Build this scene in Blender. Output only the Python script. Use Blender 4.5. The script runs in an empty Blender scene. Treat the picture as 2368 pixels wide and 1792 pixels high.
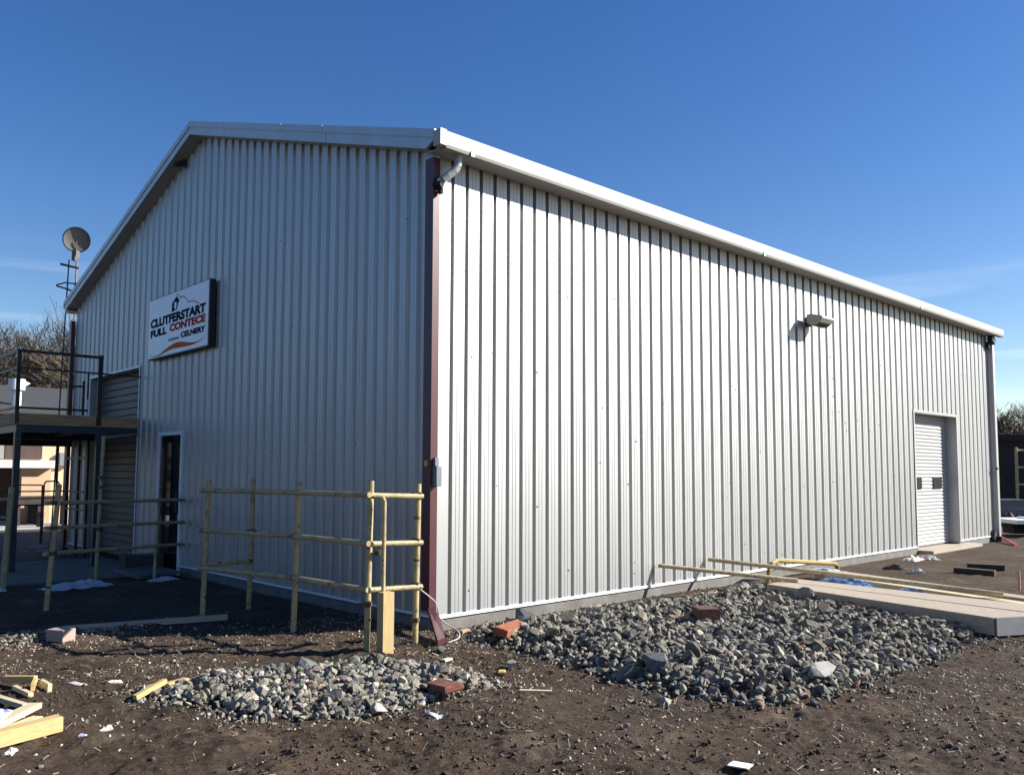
import bpy, math, random
import numpy as np
from mathutils import Vector, Matrix
R = math.radians
sc = bpy.context.scene
rng = np.random.default_rng(7); random.seed(7)

# ---------------------------------------------------------------- camera
YAW, PIT, ROL, F, SY = 0.81202, 0.074856, 0.0032, 1958.79, 48.594
cd = bpy.data.cameras.new('camera'); cam = bpy.data.objects.new('camera', cd)
sc.collection.objects.link(cam); sc.camera = cam
fw = Vector((math.cos(YAW)*math.cos(PIT), math.sin(YAW)*math.cos(PIT), math.sin(PIT)))
rt = Vector((math.sin(YAW), -math.cos(YAW), 0)); up = rt.cross(fw)
rt2 = rt*math.cos(ROL)+up*math.sin(ROL); up2 = up*math.cos(ROL)-rt*math.sin(ROL)
m = Matrix((rt2, up2, -fw)).transposed().to_4x4(); m.translation = (-5.4701, -6.8816, 1.6)
cam.matrix_world = m
cd.sensor_fit = 'HORIZONTAL'; cd.sensor_width = 36; cd.lens = F/2368*36
cd.shift_y = SY/2368; cd.clip_end = 3000; cd.clip_start = .05

# ---------------------------------------------------------------- light
SUN_EL, SDX, SDY = R(29), .785, -.62
w = bpy.data.worlds.new('World'); sc.world = w; w.use_nodes = True
nt = w.node_tree; bg = nt.nodes['Background']
sky = nt.nodes.new('ShaderNodeTexSky'); sky.sky_type = 'NISHITA'; sky.sun_disc = False
sky.sun_elevation = SUN_EL; sky.sun_rotation = math.atan2(SDX, SDY)
sky.air_density = 1.0; sky.dust_density = 0.25; sky.ozone_density = 1.6; sky.altitude = 0
hs = nt.nodes.new('ShaderNodeHueSaturation'); hs.inputs['Hue'].default_value = .514; hs.inputs['Saturation'].default_value = 1.36; hs.inputs['Value'].default_value = 1.0
nt.links.new(sky.outputs[0], hs.inputs['Color']); tcw = nt.nodes.new('ShaderNodeTexCoord'); mpw = nt.nodes.new('ShaderNodeMapping'); mpw.inputs['Scale'].default_value = (2.2, 2.2, 26); mpw.inputs['Rotation'].default_value = (.10, -.06, 0)
nw = nt.nodes.new('ShaderNodeTexNoise'); nw.inputs['Scale'].default_value = 1.6; nw.inputs['Detail'].default_value = 7; nw.inputs['Distortion'].default_value = .6
rw = nt.nodes.new('ShaderNodeValToRGB'); rw.color_ramp.elements[0].position = .54; rw.color_ramp.elements[1].position = .80; rw.color_ramp.elements[1].color = (.30,.30,.30,1)
sx = nt.nodes.new('ShaderNodeSeparateXYZ'); mr = nt.nodes.new('ShaderNodeMapRange'); mr.inputs['From Min'].default_value = .13; mr.inputs['From Max'].default_value = .24; mr.inputs['To Min'].default_value = 1; mr.inputs['To Max'].default_value = 0
mm = nt.nodes.new('ShaderNodeMath'); mm.operation = 'MULTIPLY'; mw = nt.nodes.new('ShaderNodeMix'); mw.data_type = 'RGBA'; mw.inputs[7].default_value = (9, 10, 11.5, 1)
nt.links.new(tcw.outputs['Generated'], mpw.inputs[0]); nt.links.new(mpw.outputs[0], nw.inputs['Vector']); nt.links.new(nw.outputs['Fac'], rw.inputs[0])
nt.links.new(tcw.outputs['Generated'], sx.inputs[0]); nt.links.new(sx.outputs['Z'], mr.inputs['Value']); nt.links.new(rw.outputs[0], mm.inputs[0]); nt.links.new(mr.outputs[0], mm.inputs[1])
nt.links.new(mm.outputs[0], mw.inputs[0]); nt.links.new(hs.outputs[0], mw.inputs[6]); nt.links.new(mw.outputs[2], bg.inputs[0]); bg.inputs[1].default_value = .068
sd = bpy.data.lights.new('sun', 'SUN'); sd.energy = 5.0; sd.angle = R(.53); sd.color = (1, .955, .88)
sun = bpy.data.objects.new('sun', sd); sc.collection.objects.link(sun)
dv = Vector((SDX*math.cos(SUN_EL), SDY*math.cos(SUN_EL), math.sin(SUN_EL)))
sun.rotation_euler = dv.to_track_quat('Z', 'Y').to_euler(); sun.location = dv*50
sc.view_settings.view_transform = 'Standard'; sc.view_settings.look = 'None'
sc.view_settings.exposure = 1.07; sc.view_settings.gamma = 1

# ---------------------------------------------------------------- materials
def mat(name, col, rough=.6, metal=0, var=.0, vscale=4, bump=0, bscale=30, spec=.5, stretch=(1,1,1), col2=None, clamp=(.35,.65), detail=6, attr=None):
    M = bpy.data.materials.new(name); M.use_nodes = True; t = M.node_tree; b = t.nodes['Principled BSDF']
    b.inputs['Base Color'].default_value = (*col, 1); b.inputs['Roughness'].default_value = rough
    b.inputs['Metallic'].default_value = metal; b.inputs['Specular IOR Level'].default_value = spec
    tc = t.nodes.new('ShaderNodeTexCoord'); mp = t.nodes.new('ShaderNodeMapping'); mp.inputs['Scale'].default_value = stretch
    t.links.new(tc.outputs['Object'], mp.inputs['Vector'])
    if var or col2:
        n = t.nodes.new('ShaderNodeTexNoise'); n.inputs['Scale'].default_value = vscale; n.inputs['Detail'].default_value = detail
        t.links.new(mp.outputs[0], n.inputs['Vector'])
        r = t.nodes.new('ShaderNodeValToRGB'); r.color_ramp.elements[0].position = clamp[0]; r.color_ramp.elements[1].position = clamp[1]
        c2 = col2 or tuple(c*(1-var) for c in col)
        r.color_ramp.elements[0].color = (*c2, 1); r.color_ramp.elements[1].color = (*col, 1)
        t.links.new(n.outputs['Fac'], r.inputs[0]); t.links.new(r.outputs[0], b.inputs['Base Color'])
    if attr:
        a = t.nodes.new('ShaderNodeAttribute'); a.attribute_name = attr
        mx = t.nodes.new('ShaderNodeMix'); mx.data_type = 'RGBA'; mx.blend_type = 'MULTIPLY'; mx.inputs[0].default_value = 1
        src = b.inputs['Base Color'].links[0].from_socket if b.inputs['Base Color'].links else None
        if src: t.links.new(src, mx.inputs[6])
        else: mx.inputs[6].default_value = (*col, 1)
        t.links.new(a.outputs['Color'], mx.inputs[7]); t.links.new(mx.outputs[2], b.inputs['Base Color'])
    if bump:
        n = t.nodes.new('ShaderNodeTexNoise'); n.inputs['Scale'].default_value = bscale; n.inputs['Detail'].default_value = 5
        t.links.new(mp.outputs[0], n.inputs['Vector'])
        bp = t.nodes.new('ShaderNodeBump'); bp.inputs['Strength'].default_value = bump; bp.inputs['Distance'].default_value = .02
        t.links.new(n.outputs['Fac'], bp.inputs['Height']); t.links.new(bp.outputs[0], b.inputs['Normal'])
    return M
M = {}
M['clad'] = mat('silver_cladding', (.455,.458,.458), .48, .7, var=.10, vscale=1.2, stretch=(3,3,.35), bump=.12, bscale=1.6)
M['trimw'] = mat('pale_trim', (.40,.40,.375), .5, .1, var=.06, vscale=2)
M['roof'] = mat('roof_sheet', (.5,.51,.51), .45, .3)
M['maroon'] = mat('maroon_paint', (.088,.022,.029), .42, 0, var=.2, vscale=3)
M['pvc'] = mat('grey_pipe', (.45,.46,.46), .3, .3, var=.1, vscale=9)
M['plinth'] = mat('concrete_plinth', (.20,.19,.17), .9, 0, var=.3, vscale=5, bump=.3)
M['screw'] = mat('screw_heads', (.13,.13,.13), .5)
M['dark'] = mat('dark_gap', (.012,.012,.013), .8)
M['shutter'] = mat('white_shutter', (.44,.44,.435), .45, .1, var=.05, vscale=3)
M['gdoor'] = mat('olive_sectional_door', (.125,.125,.108), .5, 0, var=.15, vscale=2)
M['winblack'] = mat('black_window', (.010,.010,.012), .5, spec=.15)
M['steel'] = mat('dark_steel', (.028,.022,.026), .45, .3, var=.3, vscale=8)
M['steelb'] = mat('blue_black_steel', (.03,.042,.065), .42, .3, var=.3, vscale=8)
M['deckwood'] = mat('deck_board', (.52,.31,.15), .8, 0, col2=(.30,.19,.10), vscale=3, stretch=(1,1,12))
def yellow(name, a, b_, c):
    M_ = mat(name, a, .55, 0, col2=b_, vscale=9, clamp=(.38,.5), bump=.15, bscale=60)
    t = M_.node_tree; b = t.nodes['Principled BSDF']; src = b.inputs['Base Color'].links[0].from_socket
    n = t.nodes.new('ShaderNodeTexNoise'); n.inputs['Scale'].default_value = 34; n.inputs['Detail'].default_value = 3
    tc = t.nodes.new('ShaderNodeTexCoord'); t.links.new(tc.outputs['Object'], n.inputs['Vector'])
    r = t.nodes.new('ShaderNodeValToRGB'); r.color_ramp.elements[0].position = .33; r.color_ramp.elements[1].position = .38
    mx = t.nodes.new('ShaderNodeMix'); mx.data_type = 'RGBA'; mx.inputs[6].default_value = (*c, 1)
    t.links.new(n.outputs['Fac'], r.inputs[0]); t.links.new(r.outputs[0], mx.inputs[0]); t.links.new(src, mx.inputs[7]); t.links.new(mx.outputs[2], b.inputs['Base Color'])
    return M_
M['yellow'] = yellow('worn_yellow_paint', (.42,.335,.165), (.30,.245,.125), (.065,.048,.03))
M['paletube'] = yellow('pale_yellow_paint', (.60,.48,.27), (.48,.38,.20), (.16,.11,.06))
M['clamp'] = mat('rusty_clamp', (.12,.09,.055), .6, .4, var=.4, vscale=30)
M['yelwood'] = mat('yellow_timber', (.50,.38,.17), .7, 0, col2=(.42,.31,.14), vscale=7, stretch=(8,8,1))
M['pine'] = mat('fresh_pine', (.60,.43,.19), .7, 0, col2=(.50,.34,.14), vscale=5, stretch=(3,14,14), bump=.1)
M['pinep'] = mat('pale_pine', (.62,.52,.33), .7, 0, col2=(.52,.42,.25), vscale=5, stretch=(3,14,14))
M['greywood'] = mat('weathered_board', (.42,.35,.27), .85, 0, col2=(.31,.26,.20), vscale=6, stretch=(12,2,12), bump=.15)
M['darkwood'] = mat('dark_timber', (.05,.038,.03), .85, 0, var=.4, vscale=8)
M['brick'] = mat('orange_brick', (.33,.115,.05), .9, 0, col2=(.22,.07,.035), vscale=18, bump=.4)
M['brick2'] = mat('dull_red_brick', (.24,.085,.055), .9, 0, col2=(.13,.05,.035), vscale=16, bump=.4)
M['rust'] = mat('rusty_iron', (.095,.036,.026), .75, .1, col2=(.055,.024,.018), vscale=20, bump=.2)
M['paper'] = mat('white_paper', (.50,.475,.44), .8, 0, var=.1, vscale=20)
M['bluep'] = mat('blue_white_paper', (.55,.58,.66), .8, 0, col2=(.12,.17,.36), vscale=22, clamp=(.4,.5))
M['sheet'] = mat('white_plastic', (.50,.53,.58), .35, 0, var=.2, vscale=9, bump=.3, bscale=9)
M['tarp'] = mat('blue_tarp', (.06,.25,.55), .45, 0, col2=(.03,.13,.38), vscale=12, bump=.5, bscale=20)
M['tarpw'] = mat('pale_tarp', (.45,.50,.58), .5, 0, col2=(.12,.25,.5), vscale=6, bump=.4, bscale=20, clamp=(.35,.45))
M['bluewood'] = mat('blue_painted_end', (.26,.27,.30), .8, 0, col2=(.32,.31,.29), vscale=9)
M['cable'] = mat('white_cable', (.5,.49,.47), .5)
M['ebox'] = mat('grey_enclosure', (.17,.20,.22), .5, 0, var=.1, vscale=9)
M['tag'] = mat('yellow_label', (.55,.42,.03), .5)
M['alu'] = mat('white_frame', (.78,.80,.82), .4, .0)
M['signw'] = mat('sign_white', (.88,.89,.90), .35)
M['navy'] = mat('sign_navy', (.016,.022,.055), .9, spec=.1)
M['red'] = mat('sign_red', (.50,.06,.03), .9, spec=.1)
M['orange'] = mat('sign_orange', (.62,.17,.05), .9, spec=.1)
M['sgrey'] = mat('sign_grey', (.25,.28,.33), .9, spec=.1)
M['lamp'] = mat('lamp_casing', (.40,.38,.33), .5, .3, var=.2, vscale=10)
M['lampd'] = mat('lamp_dark', (.03,.03,.033), .5, .2)
M['black'] = mat('black_plastic', (.015,.016,.02), .5)
M['stepg'] = mat('grey_step', (.12,.13,.15), .6, .2, var=.2, vscale=4)
M['conc'] = mat('concrete', (.17,.16,.135), .9, 0, var=.25, vscale=2, bump=.2)
M['concl'] = mat('pale_concrete', (.42,.40,.38), .9, 0, var=.2, vscale=2)
M['asph'] = mat('asphalt', (.045,.047,.052), .9, 0, var=.3, vscale=1.5, bump=.4, bscale=80)
M['tan'] = mat('tan_render', (.60,.44,.29), .9, 0, var=.06, vscale=2)
M['tanp'] = mat('tan_panel', (.52,.36,.235), .9, 0, var=.08, vscale=2, stretch=(6,6,.3))
M['brown'] = mat('brown_siding', (.075,.045,.035), .8, 0, var=.3, vscale=4, stretch=(8,8,.3))
M['sage'] = mat('grey_green_wall', (.22,.23,.20), .8)
M['droof'] = mat('dark_roof_felt', (.05,.05,.052), .85, 0, var=.15, vscale=3, bump=.2)
M['white'] = mat('white_paint', (.78,.78,.76), .45)
M['bark'] = mat('bark', (.075,.055,.04), .9, 0, var=.4, vscale=6)
M['twig'] = mat('twigs', (.17,.115,.08), .9, 0, col2=(.10,.08,.045), vscale=.6)
M['barkg'] = mat('grey_bark', (.15,.10,.08), .9, 0, var=.3, vscale=3)
M['fenced'] = mat('dark_fence_boards', (.022,.020,.018), .85, 0, var=.4, vscale=4, stretch=(8,8,.4))
M['dish'] = mat('grey_dish', (.10,.095,.09), .7, 0)
M['dishpole'] = mat('rusty_pole', (.20,.11,.085), .6, .3)
M['stone'] = mat('crushed_stone', (.95,.95,.95), .85, 0, col2=(.72,.73,.74), vscale=14, bump=.35, bscale=45, attr='col')
M['clod'] = mat('loose_soil', (.95,.95,.95), .95, 0, attr='col')
M['wood_far'] = mat('far_wood', (.045,.04,.028), .95, 0, var=.4, vscale=.4)

# dirt
def dirt():
    Mt = bpy.data.materials.new('dark_soil'); Mt.use_nodes = True; t = Mt.node_tree; b = t.nodes['Principled BSDF']
    b.inputs['Roughness'].default_value = .95; b.inputs['Specular IOR Level'].default_value = .2
    tc = t.nodes.new('ShaderNodeTexCoord')
    def noise(s, d=6, rgh=.6):
        n = t.nodes.new('ShaderNodeTexNoise'); n.inputs['Scale'].default_value = s; n.inputs['Detail'].default_value = d; n.inputs['Roughness'].default_value = rgh
        t.links.new(tc.outputs['Object'], n.inputs['Vector']); return n.outputs['Fac']
    def ramp(f, p0, c0, p1, c1):
        r = t.nodes.new('ShaderNodeValToRGB'); r.color_ramp.elements[0].position = p0; r.color_ramp.elements[1].position = p1
        r.color_ramp.elements[0].color = (*c0,1); r.color_ramp.elements[1].color = (*c1,1); t.links.new(f, r.inputs[0]); return r.outputs[0]
    def mix(f, a, c):
        x = t.nodes.new('ShaderNodeMix'); x.data_type = 'RGBA'; t.links.new(f, x.inputs[0]); t.links.new(a, x.inputs[6])
        if isinstance(c, tuple): x.inputs[7].default_value = (*c,1)
        else: t.links.new(c, x.inputs[7])
        return x.outputs[2]
    base = ramp(noise(.9, 8, .65), .35, (.034,.0225,.015), .66, (.115,.079,.053))
    fine = ramp(noise(26, 5, .7), .38, (.018,.012,.008), .64, (.138,.096,.065))
    x = t.nodes.new('ShaderNodeMix'); x.data_type = 'RGBA'; x.inputs[0].default_value = .5
    t.links.new(base, x.inputs[6]); t.links.new(fine, x.inputs[7]); c = x.outputs[2]
    c = mix(ramp(noise(1.7, 4, .6), .55, (0,0,0), .70, (.6,.6,.6)), c, (.19,.142,.10))     # dry sandy patches
    c = mix(ramp(noise(60, 4, .7), .63, (0,0,0), .68, (.8,.8,.8)), c, (.27,.225,.18))
    c = mix(ramp(noise(44, 4, .7), .32, (.9,.9,.9), .39, (0,0,0)), c, (.014,.011,.010))   # small dark specks         # pale grit
    t.links.new(c, b.inputs['Base Color'])
    bp = t.nodes.new('ShaderNodeBump'); bp.inputs['Strength'].default_value = 1.0; bp.inputs['Distance'].default_value = .035
    t.links.new(noise(30, 8, .78), bp.inputs['Height']); t.links.new(bp.outputs[0], b.inputs['Normal'])
    return Mt
M['dirt'] = dirt()

# ---------------------------------------------------------------- helpers
class MB:
    def __init__(s): s.v = []; s.f = []; s.mi = []
    def add(s, vs, fs, mi=0):
        o = len(s.v); s.v += [tuple(v) for v in vs]; s.f += [tuple(i+o for i in f) for f in fs]; s.mi += [mi]*len(fs)
    def box(s, x0, x1, y0, y1, z0, z1, mi=0, M4=None):
        vs = [Vector(p) for p in ((x0,y0,z0),(x1,y0,z0),(x1,y1,z0),(x0,y1,z0),(x0,y0,z1),(x1,y0,z1),(x1,y1,z1),(x0,y1,z1))]
        if M4: vs = [M4 @ v for v in vs]
        s.add(vs, [(0,3,2,1),(4,5,6,7),(0,1,5,4),(1,2,6,5),(2,3,7,6),(3,0,4,7)], mi); return s
    def obox(s, c, size, rz=0, rx=0, ry=0, mi=0, bevel=0):
        M4 = Matrix.Translation(c) @ Matrix.Rotation(rz, 4, 'Z') @ Matrix.Rotation(ry, 4, 'Y') @ Matrix.Rotation(rx, 4, 'X')
        a, b, d = size[0]/2, size[1]/2, size[2]/2
        if not bevel: return s.box(-a, a, -b, b, -d, d, mi, M4)
        e = bevel; vs = []; 
        for z, q in ((-d, e), (-d+e, 0), (d-e, 0), (d, e)):
            for (x, y) in ((-a+q+e*(q==0)*0,-b+q),(a-q,-b+q),(a-q,b-q),(-a+q,b-q)): vs.append(M4 @ Vector((x,y,z)))
        fs = [(3,2,1,0),(12,13,14,15)]
        for k in range(3):
            for j in range(4): fs.append((k*4+j, k*4+(j+1)%4, k*4+4+(j+1)%4, k*4+4+j))
        s.add(vs, fs, mi); return s
    def tube(s, a, b, r, n=10, r2=None, cap=True, mi=0):
        a = Vector(a); b = Vector(b); d = (b-a).normalized(); r2 = r if r2 is None else r2
        u = d.orthogonal().normalized(); w_ = d.cross(u)
        vs = [a+(u*math.cos(2*math.pi*i/n)+w_*math.sin(2*math.pi*i/n))*r for i in range(n)] + [b+(u*math.cos(2*math.pi*i/n)+w_*math.sin(2*math.pi*i/n))*r2 for i in range(n)]
        fs = [(i, (i+1)%n, n+(i+1)%n, n+i) for i in range(n)]
        if cap: fs += [tuple(range(n-1,-1,-1)), tuple(range(n,2*n))]
        s.add(vs, fs, mi); return s
    def path(s, pts, r, n=8, mi=0):
        for p, q in zip(pts[:-1], pts[1:]): s.tube(p, q, r, n, mi=mi)
        return s
    def prism(s, pts, d, mi=0):       # polygon pts (3D, planar) extruded by vector d
        n = len(pts); d = Vector(d); vs = [Vector(p) for p in pts] + [Vector(p)+d for p in pts]
        s.add(vs, [tuple(range(n-1,-1,-1)), tuple(range(n,2*n))] + [(i,(i+1)%n,n+(i+1)%n,n+i) for i in range(n)], mi); return s
    def build(s, name, m_, parent=None, smooth=False):
        me = bpy.data.meshes.new(name); me.from_pydata(s.v, [], s.f)
        ms = m_ if isinstance(m_, (list, tuple)) else [m_]
        for q in ms: me.materials.append(q)
        if len(ms) > 1: me.polygons.foreach_set('material_index', s.mi)
        if smooth: me.polygons.foreach_set('use_smooth', [True]*len(me.polygons))
        import bmesh
        bm = bmesh.new(); bm.from_mesh(me); bmesh.ops.recalc_face_normals(bm, faces=bm.faces); bm.to_mesh(me); bm.free()
        me.update()
        o = bpy.data.objects.new(name, me); sc.collection.objects.link(o)
        if parent is not None: attach(o, parent)
        return o
def attach(o, parent):
    o.parent = parent
    o.matrix_parent_inverse = Matrix.Identity(4)
    pm = Matrix.Translation(world_loc(parent))
    if parent.type == 'EMPTY' or parent.location.length > 0:
        off = -world_loc(parent)
        o.data.transform(Matrix.Translation(off)) if o.type == 'MESH' else None
def world_loc(o):
    l = Vector(o.location)
    while o.parent: o = o.parent; l += Vector(o.location)
    return l
def empty(name, loc, label, cat, group=None):
    o = bpy.data.objects.new(name, None); sc.collection.objects.link(o); o.location = loc; o.empty_display_size = .2
    return tag(o, label, cat, group)
def tag(o, label, cat, group=None, kind=None):
    if label: o['label'] = label
    if cat: o['category'] = cat
    if group: o['group'] = group
    if kind: o['kind'] = kind
    return o
def struct(o): o['kind'] = 'structure'; return o
def npmesh(name, V, Fc, m_, cols=None, smooth=False, parent=None):
    me = bpy.data.meshes.new(name); V = np.asarray(V, np.float32); Fc = np.asarray(Fc, np.int32); k = Fc.shape[1]
    me.vertices.add(len(V)); me.vertices.foreach_set('co', V.ravel())
    me.loops.add(Fc.size); me.loops.foreach_set('vertex_index', Fc.ravel())
    me.polygons.add(len(Fc)); me.polygons.foreach_set('loop_start', np.arange(0, Fc.size, k, dtype=np.int32))
    me.polygons.foreach_set('loop_total', np.full(len(Fc), k, np.int32))
    me.polygons.foreach_set('use_smooth', np.full(len(Fc), smooth))
    if cols is not None:
        a = me.color_attributes.new('col', 'FLOAT_COLOR', 'POINT'); c4 = np.ones((len(V), 4), np.float32); c4[:, :3] = cols
        a.data.foreach_set('color', c4.ravel())
    me.materials.append(m_); me.update(calc_edges=True); me.validate()
    o = bpy.data.objects.new(name, me); sc.collection.objects.link(o)
    if parent is not None: o.parent = parent
    return o

# ---------------------------------------------------------------- ground
def lattice(seed, cell, X, Y):
    r = np.random.default_rng(seed); T = r.random((512, 512))
    x = X/cell; y = Y/cell; i = np.floor(x).astype(int); j = np.floor(y).astype(int); fx = x-i; fy = y-j
    fx = fx*fx*(3-2*fx); fy = fy*fy*(3-2*fy); i0 = i % 512; j0 = j % 512; i1 = (i+1) % 512; j1 = (j+1) % 512
    return (T[i0,j0]*(1-fx)+T[i1,j0]*fx)*(1-fy)+(T[i0,j1]*(1-fx)+T[i1,j1]*fx)*fy - .5
def in_poly(X, Y, P):
    P = np.asarray(P); r = np.zeros(X.shape, bool); n = len(P)
    for a in range(n):
        x0, y0 = P[a]; x1, y1 = P[(a+1) % n]
        c = ((y0 > Y) != (y1 > Y)) & (X < (x1-x0)*(Y-y0)/((y1-y0)+1e-12)+x0); r ^= c
    return r
def dist_poly(X, Y, P):
    P = np.asarray(P); d = np.full(X.shape, 1e9); n = len(P)
    for a in range(n):
        A = P[a]; B = P[(a+1) % n]; ab = B-A; t = np.clip(((X-A[0])*ab[0]+(Y-A[1])*ab[1])/(ab@ab), 0, 1)
        d = np.minimum(d, np.hypot(X-A[0]-t*ab[0], Y-A[1]-t*ab[1]))
    return d
SMALL = [(-3.3,-.44),(-3.1,-1.05),(-2.85,-1.72),(-2.5,-2.1),(-2.1,-2.2),(-1.4,-2.15),(-1.02,-2.24),(-.95,-1.75),(-1.03,-1.17),(-1.2,-.72),(-1.9,-.62),(-2.46,-.40),(-2.8,-.42)]
BIG = [(.22,-.22),(-.15,-.59),(-.12,-1.2),(-.22,-1.96),(-.32,-2.5),(-.36,-3.23),(-.25,-3.86),(.45,-4.05),(1.9,-4.02),(3.5,-4.0),(4.1,-4.0),(4.6,-2.6),(5.0,-1.2),(5.4,-.5),(3.1,-.48),(1.86,-.33),(1.0,-.22)]
STRIP = [(-3.6,1.75),(-3.24,1.85),(-3.0,2.0),(-2.84,1.88),(-2.4,1.9),(-1.9,2.1),(-1.25,2.2),(-1.3,2.36),(-2.0,2.4),(-2.7,2.5),(-3.3,2.75),(-3.9,2.6)]
def mound(X, Y):
    h = np.zeros(X.shape)
    for P, H, wd in ((SMALL, .075, .45), (BIG, .09, .6), (STRIP, .03, .2)):
        ins = in_poly(X, Y, P); d = dist_poly(X, Y, P)
        s = np.clip(d/wd, 0, 1); h = np.maximum(h, np.where(ins, H*(s*s*(3-2*s)), 0))
    return h
def gh(X, Y):
    X = np.asarray(X, float); Y = np.asarray(Y, float)
    lumps = .45+1.1*np.clip(lattice(6, 1.1, X, Y)+.5, 0, 1)
    h = .05*lattice(1, 1.7, X, Y)+.035*lattice(2, .6, X, Y)+(.028*lattice(3, .22, X, Y)+.024*lattice(4, .09, X, Y)+.016*lattice(5, .045, X, Y))*lumps
    near = np.clip((X+9)/2, 0, 1)*np.clip((11-X)/3, 0, 1)*np.clip((Y+9)/2, 0, 1)
    dfb = np.maximum(np.maximum(-X, 0), np.maximum(-Y, 0)); inb = (X > -.05) & (Y > -.05)
    dfb = np.hypot(np.maximum(-X, 0), np.maximum(-Y, 0)) if False else np.where((X < 0) | (Y < 0), np.hypot(np.minimum(X, 0)*(X < 0), np.minimum(Y, 0)*(Y < 0)), 0)
    k = np.clip(.25+dfb/1.2, .25, 1)
    k = np.where(inb, .0, k)
    h = h*k*(.25+.75*near)
    flat = np.clip((Y-5.6)/.9, 0, 1)*(X < 6)
    h = h*(1-flat) - .03*flat
    dw = np.where(Y < 0, np.hypot(np.minimum(X, 0), Y), np.where(X < 0, -X, 0)); h = h-.008*np.exp(-dw/.45)
    h = np.where(inb, -.06, h)
    return h+mound(X, Y)
def gz(x, y): return float(gh(np.array([x]), np.array([y]))[0])
def axis(lo, hi, step, far):
    a = list(np.arange(lo, hi, step)); s = step; v = a[-1]
    while v < far: s *= 1.22; v += s; a.append(v)
    s = step; v = lo; b = []
    while v > -far: s *= 1.22; v -= s; b.append(v)
    return np.array(b[::-1]+a)
ax = axis(-5.2, 5.5, .022, 900); ay = axis(-5.9, 3.4, .022, 900)
GX, GY = np.meshgrid(ax, ay, indexing='ij'); GH = gh(GX, GY)
nx, ny = GX.shape; idx = np.arange(nx*ny).reshape(nx, ny)
F4 = np.stack([idx[:-1,:-1], idx[1:,:-1], idx[1:,1:], idx[:-1,1:]], -1).reshape(-1, 4)
struct(npmesh('ground', np.stack([GX, GY, GH], -1).reshape(-1, 3), F4, M['dirt'], smooth=True))
struct(MB().box(-9, -.06, 6.75, 9.95, -.2, .004).build('concrete_apron', M['conc']))
struct(MB().box(-60, -.06, 9.95, 19.2, -.2, -.004).box(-.06, 30, 12.6, 19.2, -.2, -.004).build('asphalt_yard', M['asph']))
struct(MB().box(-60, 40, 19.2, 21.6, -.2, .03).box(-60, 40, 21.6, 21.75, -.2, .12).build('pavement', M['concl']))

# ---------------------------------------------------------------- building
L, W, A_, B_ = 16.97, 12.19, .22, .27
ZB, ZS, ZG, ZA = .104, 4.90, 5.09, 7.12
APEX = W/2
bld = empty('steel_warehouse', (0, 0, 0), 'large silver corrugated steel warehouse with low gabled roof and maroon corner pipe', 'warehouse')
def ribs(length, start=.0):
    """list of groove start positions; pitch widens slowly along the wall"""
    out = []; x = start
    while x < length-.1:
        out.append(x); x += .20+.065*min(x/7.5, 1)
    return out

def profile(length, start, extra, GW, GD, sl):
    pts = [(0, 0)]
    for x in ribs(length, start):
        if x < .03: continue
        if sl < .01: GW = (.20+.065*min(x/7.5, 1))*(.25+.09*min(x/9, 1)); GD = .052+.02*min(x/9, 1)
        pts += [(x, 0), (x+sl, GD), (x+GW-sl, GD), (x+GW, 0)]
        for fx in ((.30, .62) if sl < .01 else (.5,)):    # small stiffening beads
            p = .20+.065*min(x/7.5, 1); c = x+GW+(p-GW)*fx
            if c+.01 < length: pts += [(c-.006, 0), (c-.003, .003), (c+.003, .003), (c+.006, 0)]
    pts = [p for p in pts if p[0] < length-.02]; pts.append((length, 0))
    res = []
    for e in sorted(extra):
        pass
    pts.sort(); xs = [p[0] for p in pts]; ds_ = [p[1] for p in pts]
    for e in extra:
        d = float(np.interp(e, xs, ds_)); pts.append((e-1e-4, d)); pts.append((e+1e-4, d))
    pts.sort(); return pts
def wall(mapf, length, start, top, openings):
    mb = MB(); ex = [v for o in openings for v in (o[0], o[1])]
    if len(openings) and openings[0][3] == 'g': pass
    P = profile(length, start, ex + ([APEX] if mapf is mapG else []), *((.108, .030, .022) if mapf is mapG else (.062, .052, .006)))
    for (s0, d0), (s1, d1) in zip(P[:-1], P[1:]):
        if s1-s0 < 1e-6: continue
        mid = (s0+s1)/2; z0 = ZB
        for o in openings:
            if o[0] < mid < o[1]: z0 = o[2]
        mb.add([mapf(s0, d0, z0), mapf(s1, d1, z0), mapf(s1, d1, top(s1)), mapf(s0, d0, top(s0))], [(0,1,2,3)])
    return mb
mapR = lambda s, d, z: (s, d, z)
mapG = lambda s, d, z: (d, s, z)
slope = (ZA-ZG)/(APEX+B_)
topG = lambda y: ZG-.17+slope*((y if y < APEX else W-y)+B_)
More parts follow.
